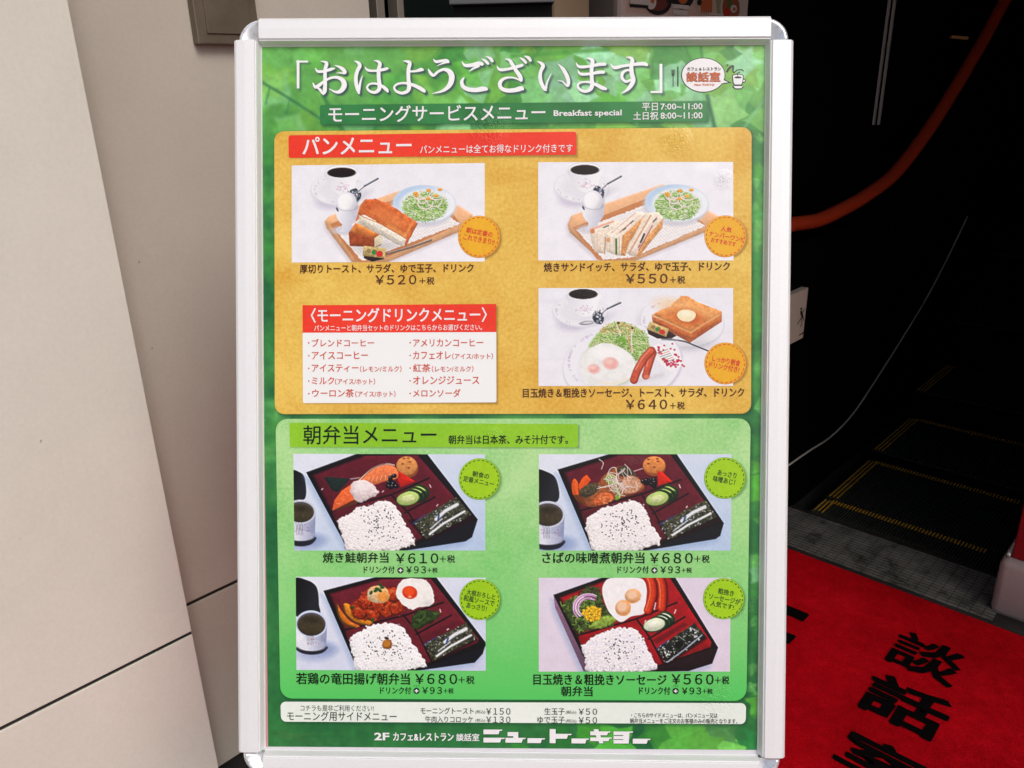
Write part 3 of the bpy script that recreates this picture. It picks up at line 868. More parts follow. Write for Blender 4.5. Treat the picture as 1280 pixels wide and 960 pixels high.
# title glyphs: brush strokes (x, y, width) in three local frames of the photograph
FA = lambda x, y: (365 + x / 8, 65 + y / 8)
FB = lambda x, y: (515 + x / 8, 65 + y / 8)
FC = lambda x, y: (665 + x / 7.53, 65 + y / 7.53)
TITLE = [
    (FA, 8, [[(62, 88, 26), (62, 366, 24)], [(48, 98, 20), (162, 97, 18)]]),
    (FA, 8, [[(234, 163, 7), (262, 196, 26), (330, 192, 24), (390, 174, 30), (428, 165, 12)],
             [(288, 93, 6), (325, 100, 20), (347, 118, 34), (332, 180, 34), (332, 260, 34), (332, 340, 36), (326, 395, 38), (312, 428, 14)],
             [(210, 310, 10), (232, 350, 28), (262, 342, 34), (330, 290, 22), (400, 258, 24), (462, 258, 30), (512, 290, 44), (522, 340, 50), (490, 390, 40), (440, 402, 24), (372, 370, 6)],
             [(256, 360, 14), (284, 382, 26), (304, 418, 14)],
             [(428, 136, 6), (470, 150, 22), (510, 175, 36), (530, 205, 34), (515, 215, 18), (490, 211, 14), (443, 213, 3)]]),
    (FA, 8, [[(624, 90, 5), (662, 108, 28), (678, 140, 36), (655, 190, 34), (640, 250, 36), (643, 320, 36), (660, 380, 34), (672, 418, 18)],
             [(672, 405, 16), (676, 350, 24), (688, 290, 16), (706, 238, 5)],
             [(730, 150, 6), (758, 182, 24), (820, 190, 22), (900, 180, 28), (950, 168, 26), (960, 172, 14)],
             [(822, 86, 6), (858, 96, 24), (880, 120, 34), (868, 180, 36), (868, 260, 36), (876, 330, 38), (868, 380, 36), (825, 406, 28), (775, 390, 24), (752, 355, 20), (780, 322, 18), (840, 318, 22), (900, 342, 28), (945, 378, 34), (960, 402, 18)]]),
    (FA, 8, [[(1112, 90, 6), (1150, 96, 24), (1178, 112, 34), (1165, 180, 36), (1165, 270, 36), (1172, 345, 40), (1155, 392, 34), (1100, 412, 28), (1045, 394, 24), (1022, 358, 20), (1050, 324, 20), (1120, 312, 22), (1200, 328, 30), (1270, 358, 36), (1318, 388, 34), (1326, 404, 16)],
             [(1180, 196, 20), (1240, 192, 22), (1290, 178, 34), (1314, 182, 18)]]),
    (FB, 8, [[(214, 70, 5), (240, 98, 26), (300, 90, 28), (345, 90, 36), (366, 104, 26)], [(345, 104, 20), (300, 118, 14), (248, 142, 3)],
             [(162, 170, 7), (186, 212, 30), (216, 236, 26), (262, 198, 24), (320, 176, 28), (375, 198, 48), (398, 250, 54), (384, 318, 48), (340, 370, 34), (280, 400, 20), (202, 416, 4)]]),
    (FB, 8, [[(500, 95, 6), (530, 134, 30), (600, 132, 36), (665, 116, 38), (708, 124, 30)], [(670, 140, 24), (615, 165, 20), (570, 196, 4)],
             [(522, 254, 8), (498, 296, 32), (510, 344, 38), (560, 374, 40), (640, 382, 42), (710, 370, 46), (752, 372, 28)],
             [(698, 70, 5), (735, 92, 26), (764, 122, 24)], [(738, 45, 5), (782, 66, 28), (806, 98, 26)]]),
    (FB, 8, [[(848, 140, 6), (880, 178, 28), (960, 172, 26), (1040, 152, 30), (1106, 132, 28)],
             [(930, 70, 6), (975, 84, 26), (1000, 120, 34), (1040, 186, 36), (1082, 248, 40), (1092, 292, 28)],
             [(1092, 292, 16), (1040, 266, 16), (985, 256, 18), (920, 268, 26), (880, 310, 36), (890, 360, 36), (945, 386, 38), (1030, 382, 42), (1090, 366, 46), (1112, 376, 24)],
             [(1076, 58, 5), (1112, 80, 26), (1142, 112, 24)], [(1120, 40, 5), (1164, 60, 30), (1188, 92, 24)]]),
    (FC, 7.53, [[(48, 88, 5), (84, 106, 26), (104, 134, 34), (82, 185, 30), (76, 240, 34), (90, 300, 34), (116, 346, 32), (134, 362, 18)],
                [(132, 345, 20), (138, 300, 18), (158, 250, 12), (182, 202, 4)],
                [(244, 112, 4), (290, 160, 30), (322, 215, 36), (342, 270, 34), (336, 318, 26), (312, 304, 16), (285, 278, 12), (240, 270, 3)]]),
    (FC, 7.53, [[(414, 100, 5), (446, 140, 26), (540, 136, 24), (630, 118, 30), (692, 116, 28)], [(430, 168, 5), (458, 208, 26), (550, 206, 24), (630, 192, 30), (680, 190, 28)],
                [(508, 60, 5), (548, 66, 24), (570, 90, 34), (560, 160, 34), (562, 250, 34), (566, 310, 38), (548, 352, 34), (498, 372, 26), (448, 352, 26), (430, 315, 20), (460, 288, 18), (530, 285, 20), (600, 308, 28), (660, 338, 36), (700, 350, 22)]]),
    (FC, 7.53, [[(738, 110, 5), (775, 148, 30), (860, 132, 26), (960, 118, 28), (1050, 112, 34), (1084, 124, 26)],
                [(884, 50, 5), (924, 56, 24), (944, 80, 36), (934, 140, 36), (940, 210, 40), (952, 268, 42), (925, 325, 36), (885, 365, 22), (838, 390, 4)],
                [(938, 185, 16), (895, 172, 20), (852, 200, 26), (848, 248, 26), (885, 280, 24), (928, 262, 20)]]),
    (FC, 7.53, [[(1213, 118, 26), (1213, 388, 26)], [(1118, 378, 18), (1226, 377, 20)]]),
]


def strokes_px():
    for fr, sc, sts in TITLE:
        out = []
        for st in sts:
            P = catmull(np.array(st, float), 6) if len(st) > 2 else np.array(st, float)
            x, y = fr(P[:, 0], P[:, 1]); out.append(np.stack([x, y, P[:, 2] / sc], -1))
        yield out


# --- leafy green background, painted point by point
def make_background():
    X0, X1, Y0, Y1 = 327, 959, 54, 946
    p = Pic(X0, Y0, X1, Y1, 506, 710)
    X, Y = p.X, p.Y; rs = np.random.RandomState(11)
    n1, n2 = fbm(X, Y, 120, 5), fbm(X, Y, 40, 9)
    topw = np.clip((185 - Y) / 60, 0, 1)[..., None]; botw = np.clip((Y - 560) / 300, 0, 1)[..., None]
    mid = np.array([88, 168, 78.]); dark = np.array([36, 104, 58.]); lt = np.array([122, 196, 96.]); yg = np.array([124, 186, 58.])
    f = np.clip((n1 * .6 + n2 * .4 - .35) * 3.2, 0, 1)[..., None]
    base = dark * (1 - f) + mid * f
    tl = yg * np.clip(n1 * 2 - .6, 0, 1)[..., None] + lt * (1 - np.clip(n1 * 2 - .6, 0, 1)[..., None])
    base = base * (1 - topw * .75) + tl * topw * .75
    base = base * (1 - botw * .62) + np.array([30, 96, 54.]) * botw * .62
    p.im[:] = base

    def leaf(cx, cy, R, rot, col, lobes=5, vein=True, a=.9, soft=1.6):
        P = []
        for k in range(lobes * 2):
            t = rot + k * math.pi / lobes; rr = R * (1.0 if k % 2 == 0 else .55 + .15 * rs.rand()) * (.8 + .35 * rs.rand())
            P.append((cx + rr * math.cos(t), cy + rr * math.sin(t) * .85))
        col = np.array(col, float) * (.88 + .24 * rs.rand()); p.poly(P, col, soft, a, jag=2.0, jseed=21, js=9)
        if vein:
            for k in range(0, lobes * 2, 2):
                p.line([(cx, cy), (cx + (P[k][0] - cx) * .8, cy + (P[k][1] - cy) * .8)], .5, np.array(col) * 1.12, 1.6, .5)
    cols = [(120, 196, 104), (146, 212, 156), (96, 178, 70), (64, 146, 66), (136, 196, 74), (160, 222, 178), (48, 122, 62)]
    for k in range(90):                                       # header
        x, y = 330 + 628 * rs.rand(), 54 + 110 * rs.rand()
        c = cols[rs.randint(0, 6 if x > 600 else 5)]
        leaf(x, y, 14 + 26 * rs.rand(), rs.rand() * 6.3, c, rs.randint(3, 6), x > 560, .45 if x < 560 else .75, 5 if x < 560 else 1.6)
    for (x, y, R, c) in ((930, 84, 18, (150, 214, 168)), (905, 138, 32, (140, 202, 116)), (868, 62, 18, (70, 158, 62)), (668, 112, 26, (132, 206, 128)), (742, 66, 26, (156, 218, 178)),
                         (790, 110, 24, (124, 198, 112)), (845, 92, 26, (150, 214, 168)), (700, 90, 30, (150, 214, 170)), (952, 150, 22, (120, 190, 90)), (640, 76, 22, (128, 196, 122))):
        leaf(x, y, R, rs.rand() * 6, c, 4, True, .85, 1.8)
    for (pts, wd, c) in (([(328, 103), (360, 122), (403, 150)], 3.4, (52, 116, 78)), ([(362, 125), (358, 142)], 2, (64, 130, 82)), ([(337, 110), (332, 130)], 2, (58, 124, 80)), ([(404, 120), (420, 148), (432, 170)], 5, (58, 128, 70)),
                         ([(884, 120), (893, 158), (896, 165)], 5, (36, 104, 70)), ([(930, 160), (957, 122)], 2, (120, 190, 150)), ([(640, 70), (760, 62)], 5, (76, 158, 60)), ([(876, 56), (878, 76)], 3, (52, 128, 52)), ([(855, 56), (866, 80)], 3, (60, 136, 56))):
        p.line(pts, wd, c, 3, .8, len(pts) > 2)
    for k in range(40):                                       # left strip, soft dim leaves
        y = 165 + 420 * rs.rand(); leaf(330 + 22 * rs.rand(), y, 8 + 16 * rs.rand(), rs.rand() * 6, cols[rs.choice([0, 2, 3, 3, 6, 6])], 4, False, .35, 8)
    for k in range(60):                                       # right strip
        y = 165 + 780 * rs.rand(); leaf(936 + 26 * rs.rand(), y, 7 + 16 * rs.rand(), rs.rand() * 6, cols[rs.choice([2, 3, 3, 6, 6, 0])], rs.randint(3, 6), True, .5, 2.5)
    for (x, y, R, c) in ((948, 610, 26, (92, 184, 62)), (950, 215, 16, (84, 172, 70)), (940, 660, 14, (44, 116, 64)), (948, 720, 18, (120, 190, 130)), (948, 880, 18, (92, 176, 64))):
        leaf(x, y, R, rs.rand() * 6, c, 4, True, .85, 1.8)
    for (x, y, R, c) in ((738, 914, 24, (70, 160, 52)), (770, 930, 34, (78, 170, 56)), (700, 924, 22, (46, 128, 54)), (850, 922, 44, (98, 186, 70)), (900, 935, 36, (120, 200, 88)), (820, 918, 26, (58, 144, 58)), (905, 912, 26, (84, 150, 84)),
                         (940, 925, 20, (40, 120, 60)), (650, 935, 14, (60, 150, 60)), (880, 930, 30, (104, 192, 74))):
        leaf(x, y, R, rs.rand() * 6, c, 5, True, .85, 1.8)
    for k in range(14): p.line([(338 + 90 * rs.rand(), 912 + 20 * rs.rand()), (340 + 110 * rs.rand(), 915 + 20 * rs.rand())], .7, (96, 118, 66), 1.5, .35)
    p.im *= (1 + (fbm(X, Y, 7, 31, 3)[..., None] - .5) * .22)
    # printed drop shadows
    for q, r_, o_ in ((GOLDQ, 12, 2.0), (GREENQ, 14, 2.0), (BARQ, 7, 1.6), (BANQ, 4, 2.2)):
        P = rquad(np.array(q) + o_, r_); p.poly(P, (22, 66, 44), 7, .8)
    for glyph in strokes_px():
        for st in glyph:
            for j in range(len(st) - 1):
                a, b = st[j], st[j + 1]
                p.line([(a[0] + 2.2, a[1] + 2.2), (b[0] + 2.2, b[1] + 2.2)], (a[2] + b[2]) / 2 + .3, (62, 92, 88), 2.6, .55)

    def keep(u, v):
        ing = ((u > 352) & (u < 926) & (v > 174) & (v < 508)) | ((u > 360) & (u < 920) & (v > 534) & (v < 862))
        return ~ing
    o = p.mesh('poster', [(X0, Y0), (X1, Y0), (X1, Y1), (X0, Y1)], Z0, sign, m_paint, keep)
    return o


poster = make_background(); poster.matrix_basis = BL

# --- panels, banners
BADGES = [(598.9, 296.1, 26.4), (906.5, 295.5, 26.2), (906.5, 454.3, 26.2), (599.5, 598.8, 26), (906, 597.5, 26), (599.9, 749.3, 25.7), (904.5, 748.2, 25.8)]
REDQ = [(360.6, 169.3), (720.4, 164.6), (721, 193.6), (361, 197.6)]
DRQ = [(378.3, 381.6), (620.3, 380), (620.6, 503), (378.8, 503.9)]
LIMQ = [(362, 528.4), (722.6, 530), (722.3, 559.2), (362.5, 558.9)]
m_gold = panel_mat('gold_paper', lin((240, 204, 100), PK), lin((218, 162, 54), PK),
                   [('r', (362, 168, 720.5, 195)), ('r', (378.5, 381, 620.5, 503.5))] + [('c', *b) for b in BADGES[:3]])
m_green = panel_mat('green_paper', lin((186, 228, 158), PK), lin((134, 204, 116), PK),
                    [('r', (362, 529, 722.5, 559))] + [('c', *b) for b in BADGES[3:]], grain=260,
                    shift=(float(B(640, 620)[1]), float(B(640, 880)[1]), lin((84, 202, 96), PK), 1.0))
m_bar = panel_mat('pale_bar', lin((240, 245, 238), PK), lin((228, 238, 228), PK), [], grain=200)
m_ban = panel_mat('dark_green_banner', lin((56, 136, 74), PK), lin((38, 112, 56), PK), [], grain=90, spotty=.25)
m_red = panel_mat('red_banner', lin((244, 66, 44), PK), lin((232, 52, 34), PK), [], grain=200,
                  shift=(float(B(470, 180)[0]) * 0 + 9, 10, lin((240, 90, 90), PK), 0))
m_lime = panel_mat('lime_banner', lin((152, 208, 48), PK), lin((134, 194, 34), PK), [], grain=220)
m_drk = ink('pale_paper', (244, 246, 246), var=.02)
panel1 = flat_poly('panel', rquad(GOLDQ, 12), m_gold, poster, Z1); panel1['label'] = 'orange-gold rounded panel'
panel2 = flat_poly('panel', rquad(GREENQ, 15), m_green, poster, Z1); panel2['label'] = 'light green rounded panel'
flat_poly('price_bar', rquad(BARQ, 6.5), m_bar, poster, Z1)
flat_poly('banner', rquad(BANQ, 2.5), m_ban, poster, Z1)['label'] = 'dark green title banner'
flat_poly('banner', rquad(REDQ, 3), m_red, poster, Z2)['label'] = 'red banner'
flat_poly('banner', rquad(LIMQ, 3), m_lime, poster, Z2)['label'] = 'lime green banner'
flat_poly('drink_list', rquad(DRQ, 2), m_drk, poster, Z2)
flat_poly('drink_header', [(378.3, 381.6), (620.3, 380), (620.4, 415.0), (378.5, 415.9)], m_red, poster, Z3)

# --- title lettering
m_title = ink('title_white', (243, 243, 247), k=.95)
for glyph in strokes_px():
    vs_, fs = [], []; zo = Z2
    for st in glyph:
        xy = st[:, :2]; d = np.gradient(xy, axis=0); d /= np.linalg.norm(d, axis=1)[:, None] + 1e-9
        nrm = np.stack([-d[:, 1], d[:, 0]], 1); hw = st[:, 2:3] / 2 * 1.04
        Lf, Rt = xy + nrm * hw, xy - nrm * hw; o0 = len(vs_)
        zo += .00004
        cap0 = xy[0] - d[0] * hw[0] * .6; cap1 = xy[-1] + d[-1] * hw[-1] * (.7 if len(st) > 2 else 0)
        pts = np.concatenate([Lf, Rt, [cap0], [cap1]]); bx, by = B(pts[:, 0], pts[:, 1])
        # ribbon pieces climb a few micrometres so that no two overlap in one plane
        n = len(xy)
        zz = np.concatenate([np.linspace(0, .00003, n), np.linspace(0, .00003, n), [0, .00003]])
        vs_ += [(x, y, zo + z) for x, y, z in zip(bx, by, zz)]
        for k in range(n - 1): fs.append((o0 + k, o0 + k + 1, o0 + n + k + 1, o0 + n + k))
        fs.append((o0, o0 + n, o0 + 2 * n)); fs.append((o0 + n - 1, o0 + 2 * n + 1, o0 + 2 * n - 1))
    link('title_character', mesh('title_character', vs_, fs), m_title, poster)

# --- words
BROWN = ink('brown_print', (84, 46, 22)); DKG = ink('dark_print', (14, 28, 16)); REDT = ink('red_print', (212, 84, 62)); BLK = ink('black_print', (34, 34, 36))
GRY = ink('grey_print', (60, 66, 60)); ORG = ink('orange_print', (222, 104, 38)); REDB = ink('badge_red', (222, 62, 44)); OUT = ink('logo_outline', (150, 72, 48))
Wh, Br, Dg, Rd = (WHITE, BROWN, DKG, REDT)
T = [
    ('モーニングサービスメニュー', 411, 131.6, 681.4, 152, Wh, .012), ('Breakfast special', 692, 137.6, 777, 147.2, Wh, .022),
    ('平日', 802.5, 129, 822, 138.6, Wh, .012), ('7:00~11:00', 825.5, 129.4, 878, 137.2, Wh, .012),
    ('土日祝', 791.5, 140, 822.5, 150, Wh, .012), ('8:00~11:00', 825.5, 140.6, 878, 148.6, Wh, .012),
    ('パンメニュー', 378.7, 171, 514.2, 193, Wh, .014), ('パンメニューは全てお得なドリンク付きです', 525.3, 180.8, 715.7, 191.4, Wh, .006),
    ('厚切りトースト、サラダ、ゆで玉子、ドリンク', 375, 330, 592, 341, Br, .004), ('￥５２０', 469.5, 343.8, 520.5, 355.5, Br, .0), ('＋税', 524.5, 346.3, 543, 355.6, Br, 0),
    ('焼きサンドイッチ、サラダ、ゆで玉子、ドリンク', 680, 327.8, 912, 339, Br, .004), ('￥５５０', 782.5, 342.3, 834.3, 354.2, Br, 0), ('＋税', 837.5, 345, 856.3, 354.5, Br, 0),
    ('目玉焼き＆粗挽きソーセージ、トースト、サラダ、ドリンク', 653.8, 485, 930, 496.5, Br, .004), ('￥６４０', 782.5, 499.4, 833.8, 511.5, Br, 0), ('＋税', 837.5, 502.2, 855.8, 511.7, Br, 0),
    ('〈モーニングドリンクメニュー〉', 389, 384.8, 608.3, 402.8, Wh, .016), ('パンメニューと朝弁当セットのドリンクはこちらからお選びください。', 393, 405.8, 602.6, 413.4, Wh, .008),
    ('ブレンドコーヒー', 390.2, 423.7, 467.8, 433.2, Rd, 0), ('アメリカンコーヒー', 516.6, 423.7, 603.9, 433.2, Rd, 0),
    ('アイスコーヒー', 390.2, 439.3, 460, 449, Rd, 0), ('カフェオレ', 516.6, 439, 563.5, 448.8, Rd, 0), ('（アイス/ホット）', 565.4, 441.5, 616.2, 449.2, Rd, 0),
    ('アイスティー', 390.2, 455.3, 448.2, 465, Rd, 0), ('（レモン/ミルク）', 450.2, 457.4, 502, 465, Rd, 0), ('紅茶', 516.6, 455, 538, 465, Rd, 0), ('（レモン/ミルク）', 540, 457.4, 591.8, 465, Rd, 0),
    ('ミルク', 390.2, 471.3, 418, 480.4, Rd, 0), ('（アイス/ホット）', 419, 473, 469, 480.8, Rd, 0), ('オレンジジュース', 516.6, 470.2, 599, 480.2, Rd, 0),
    ('ウーロン茶', 390.6, 486.4, 442.4, 496.4, Rd, 0), ('（アイス/ホット）', 444.3, 488.6, 494.5, 496.4, Rd, 0), ('メロンソーダ', 516.6, 486.4, 575.6, 496.2, Rd, 0),
    ('朝弁当メニュー', 379.5, 531.6, 545.5, 555.2, Dg, .006), ('朝弁当は日本茶、みそ汁付です。', 560.8, 543.8, 710, 555, Dg, .0),
    ('焼き鮭朝弁当', 403.8, 690.4, 485.8, 703.2, Dg, .003), ('￥６１０', 495, 691.4, 548, 704, Dg, 0), ('＋税', 550, 693.8, 568.8, 703.2, Dg, 0),
    ('ドリンク付', 455, 707.4, 493.3, 716.4, Dg, 0), ('￥９３', 508, 707.5, 532.5, 716.4, Dg, 0), ('＋税', 534.5, 709.4, 547, 715.7, Dg, 0),
    ('さばの味噌煮朝弁当', 678, 690.2, 805.5, 704, Dg, .003), ('￥６８０', 812.5, 691, 865.8, 704, Dg, 0), ('＋税', 868, 693.8, 886.8, 703.2, Dg, 0),
    ('ドリンク付', 772, 707.4, 810.8, 716.4, Dg, 0), ('￥９３', 825.5, 707.5, 850, 716.4, Dg, 0), ('＋税', 852, 709.4, 864.5, 715.7, Dg, 0),
    ('若鶏の竜田揚げ朝弁当', 370.6, 841, 512.4, 855.2, Dg, .003), ('￥６８０', 519.2, 842, 571.5, 854.8, Dg, 0), ('＋税', 573.4, 844.6, 593, 854.4, Dg, 0),
    ('ドリンク付', 475.4, 858.3, 514, 867.2, Dg, 0), ('￥９３', 528, 858.5, 552.5, 867, Dg, 0), ('＋税', 554.7, 860, 566.9, 866.6, Dg, 0),
    ('目玉焼き＆粗挽きソーセージ', 667, 842.5, 833, 856, Dg, .003), ('￥５６０', 839.8, 842.3, 891.8, 855.3, Dg, 0), ('＋税', 893.7, 845, 911.3, 854.8, Dg, 0),
    ('朝弁当', 701.5, 857.6, 740.7, 870, Dg, .003), ('ドリンク付', 799, 858.4, 837.6, 867.8, Dg, 0), ('￥９３', 852.5, 859, 876.3, 867.6, Dg, 0), ('＋税', 878.2, 860.4, 890.4, 867, Dg, 0),
    ('コチラも是非ご利用ください!', 375.9, 881, 467.3, 888.8, GRY, -.004), ('モーニング用サイドメニュー', 359.2, 889.2, 495.8, 900.8, GRY, 0),
    ('モーニングトースト', 525.9, 884, 592, 892.4, GRY, 0), ('(税込)', 594.3, 887.4, 606.5, 892.2, GRY, 0), ('￥１５０', 607.9, 884.8, 638.1, 893, GRY, 0),
    ('牛肉入りコロッケ', 531.7, 894.8, 591.5, 903, GRY, 0), ('(税込)', 594.3, 898, 606.5, 902.8, GRY, 0), ('￥１３０', 607.9, 895.2, 638.1, 903.3, GRY, 0),
    ('生玉子', 680.6, 884.6, 705.8, 893.2, GRY, 0), ('(税込)', 707.1, 887.8, 720.4, 892.6, GRY, 0), ('￥５０', 723.4, 885.3, 746.4, 893.2, GRY, 0),
    ('ゆで玉子', 672, 895.4, 705.8, 904, GRY, 0), ('(税込)', 707.1, 898.6, 720.4, 903.4, GRY, 0), ('￥５０', 723.4, 896, 746.4, 904, GRY, 0),
    ('・こちらのサイドメニューは、パンメニュー又は', 788.9, 891, 896.6, 896.9, GRY, 0), ('朝弁当メニューをご注文のお客様のみの販売となります。', 787.5, 897.8, 921.5, 904, GRY, 0),
    ('2F', 468, 915.4, 486.8, 924.9, Wh, .03), ('カフェ&レストラン', 491.7, 915.8, 566.9, 925.5, Wh, .025), ('談話室', 570.6, 916.6, 599, 925.8, Wh, .02),
]
for s_, x0, y0, x1, y1, mt, bo in T:
    text(s_, x0, y0, x1, y1, mt, poster, Z4, bo + (.014 if mt in (Dg, Br, Rd) and (y1 - y0) < 15 else .006 if mt is GRY else 0))


def dot(x, y, r_, mat, z, name='dot', n=12, ry=None):
    ry = ry or r_
    return flat_poly(name, [(x + r_ * math.cos(-k * 2 * math.pi / n), y + ry * math.sin(-k * 2 * math.pi / n)) for k in range(n)], mat, poster, z)


for yy, a_, b_ in ((428.6, 0, 0), (444.6, 0, 0), (460.4, 0, 0), (476.3, 0, 0), (492, 0, 0)):
    dot(386.2, yy, 1.0, REDT, Z4, n=8); dot(512.8, yy - .3, 1.0, REDT, Z4, n=8)
for (x, y) in ((500.8, 712.7), (818, 712.7), (520.8, 863.2), (844.4, 863.5)):
    dot(x, y, 3.9, DKG, Z4, 'plus_mark', 16)
    flat_poly('plus_mark', [(x - 2.3, y - .7), (x + 2.3, y - .7), (x + 2.3, y + .7), (x - 2.3, y + .7)], WHITE, poster, Z5)
    flat_poly('plus_mark', [(x - .7, y - 2.3), (x + .7, y - 2.3), (x + .7, y + 2.3), (x - .7, y + 2.3)], WHITE, poster, Z5 + .00005)
    text('プラス', x - 3.6, y - 7.2, x + 3.8, y - 5.2, DKG, poster, Z4, 0)

# --- the company wordmark at the foot: blocky letters with speed tails
FW = lambda P: [(590 + x / 5.565, 895 + y / 5.565 + (x - 660) / 5.565 * .004) for x, y in P]
WM = [
    [(80, 94), (190, 94), (212, 94), (209, 103), (192, 103), (186, 127), (80, 127)], [(80, 151), (229, 151), (226, 160), (204, 160), (196, 184), (80, 184)],
    [(248, 111), (322, 111), (322, 151), (374, 151), (371, 160), (354, 160), (346, 185), (233, 185), (233, 151), (288, 151), (288, 140), (248, 140)],
    [(386, 153), (509, 153), (506, 162), (486, 162), (478, 187), (386, 187)],
    [(540, 89), (582, 89), (582, 122), (693, 122), (690, 131), (668, 131), (660, 156), (582, 156), (582, 187), (540, 187)],
    [(692, 154), (813, 154), (810, 163), (796, 163), (788, 188), (692, 188)],
    [(822, 104), (850, 104), (845, 89), (878, 89), (883, 104), (963, 104), (960, 113), (946, 113), (940, 131), (892, 131), (898, 146), (973, 146), (970, 155), (956, 155), (950, 172), (908, 172), (916, 187), (886, 187), (880, 172), (822, 172), (822, 146), (866, 146), (860, 131), (822, 131)],
    [(984, 104), (1121, 104), (1118, 113), (1096, 113), (1090, 188), (984, 188), (984, 163), (1052, 163), (1052, 158), (984, 158), (984, 135), (1052, 135), (1052, 129), (984, 129)],
    [(1118, 154), (1241, 154), (1238, 163), (1222, 163), (1214, 188), (1118, 188)],
]
m_sh = ink('wordmark_shadow', (18, 60, 34))
for P in WM:
    flat_poly('wordmark_shadow', FW([(x + 5, y + 5) for x, y in P]), m_sh, poster, Z2)
    flat_poly('wordmark', FW(P), WHITE, poster, Z4)

# --- round logo, cutlery and cup
LG = lambda x, y: (830 + x / 8.73, 50 + y / 8.73)


def lgp(P, mat, z, name='logo_mark'): return flat_poly(name, [LG(x, y) for x, y in P], mat, poster, z)


def lstroke(P, wd, mat, z, name='logo_mark'):
    P = catmull(np.array(P, float), 5) if len(P) > 2 else np.array(P, float)
    d = np.gradient(P[:, :2], axis=0); d /= np.linalg.norm(d, axis=1)[:, None]; n = np.stack([-d[:, 1], d[:, 0]], 1)
    w_ = (P[:, 2:3] if P.shape[1] > 2 else wd) / 2
    lgp(np.concatenate([P[:, :2] + n * w_, (P[:, :2] - n * w_)[::-1]]), mat, z, name)


def lell(cx, cy, rx, ry, mat, z, n=40): lgp([(cx + rx * math.cos(-k * 2 * math.pi / n), cy + ry * math.sin(-k * 2 * math.pi / n)) for k in range(n)], mat, z)


m_ol = ink('outline_green', (28, 52, 40))
lell(428, 384, 242, 192, m_ol, Z1); lgp([(652, 424), (736, 466), (636, 484)], m_ol, Z1 + .00006)
lell(428, 384, 232, 182, WHITE, Z2); lgp([(640, 436), (700, 462), (628, 474)], WHITE, Z2 + .00006)
t_ = lambda s, x0, y0, x1, y1, m, z, bo: text(s, *LG(x0, y0), *LG(x1, y1), m, poster, z, bo, rot=0)
t_('カフェ & レストラン', 252, 300, 620, 336, BLK, Z4, .03)

for i_, (dx, dy) in enumerate(((-5, -5), (5, -5), (5, 5), (-5, 5))):
    t_('談話室', 246 + dx, 354 + dy, 610 + dx, 456 + dy, OUT, Z3 + i_ * .00002, 0)
t_('談話室', 246, 354, 610, 456, ORG, Z4, .0)
t_('New TOKYO', 330, 478, 550, 502, ORG, Z4, .03)
lstroke([(99, 330), (99, 510)], 9, m_ol, Z1)
for x in (84, 94, 104, 114): lstroke([(x, 325), (x, 372)], 5, m_ol, Z1 + .00006)
lgp([(82, 368), (117, 368), (106, 396), (92, 396)], m_ol, Z1 + .0001); lgp([(144, 290), (158, 292), (158, 510), (144, 510)], m_ol, Z1)
lell(806, 396, 66, 26, m_ol, Z1); lgp([(742, 396), (870, 396), (864, 470), (850, 492), (872, 512), (840, 540), (775, 540), (742, 512), (762, 490), (748, 466)], m_ol, Z1 + .00005)
lell(872, 446, 20, 22, m_ol, Z1 + .0001); lell(872, 446, 9, 11, WHITE, Z1 + .00015)
lgp([(753, 402), (859, 402), (854, 460), (842, 486), (772, 486), (758, 460)], WHITE, Z2); lell(806, 398, 56, 18, WHITE, Z2 + .00005); lell(806, 410, 40, 11, BLK, Z2 + .0001)
lgp([(756, 504), (862, 504), (838, 528), (778, 528)], WHITE, Z2)
lstroke([(684, 352, 22), (712, 308, 22), (752, 284, 20), (752, 330, 14), (762, 356, 12), (800, 330, 10), (850, 326, 10), (868, 344, 6)], 10, BLK, Z2)
lell(690, 276, 9, 9, BLK, Z2, 8)
lstroke([(806, 402, 6), (800, 366, 8), (830, 352, 10)], 8, BLK, Z3)

# --- badges
m_bg = panel_mat('gold_badge', lin((244, 184, 44), PK), lin((232, 168, 30), PK), [], grain=200)
m_bl = panel_mat('lime_badge', lin((168, 214, 30), PK), lin((154, 202, 24), PK), [], grain=200)
m_rim1 = ink('badge_rim_gold', (226, 146, 60)); m_rim2 = ink('badge_rim_green', (118, 176, 40)); m_bt2 = ink('badge_dark_green', (50, 84, 30))
BT = [[('朝は定番の', -.5, -5.6, 35, 7.2), ('これできまり!!', 0.6, 3.4, 41, 7.2)],
      [('人気', -.5, -8.8, 14, 6.4), ('ナンバーワン!!', 1, 0, 45, 6.6), ('おすすめです', -1, 7.6, 33, 6.0)],
      [('しっかり朝食', 0.5, -3.4, 37, 7.6), ('ドリンク付き!', -.5, 4.8, 40, 7.6)],
      [('朝食の', 0.6, -5.4, 22, 7.0), ('定番メニュー', -.5, 2.8, 41, 7.2)],
      [('あっさり', 1.6, -5.5, 25, 7.0), ('味噌あじ！', -.5, 3.0, 29, 7.6)],
      [('大根おろしと', 0.2, -6.6, 38, 7.2), ('和風ソースで', -.8, 1.4, 41, 7.6), ('あっさり!', -2.2, 9.6, 27, 7.0)],
      [('粗挽き', 1.2, -8.6, 21, 7.2), ('ソーセージが', 1.2, 0, 42, 7.4), ('人気です!', -.4, 8.2, 31, 7.2)]]
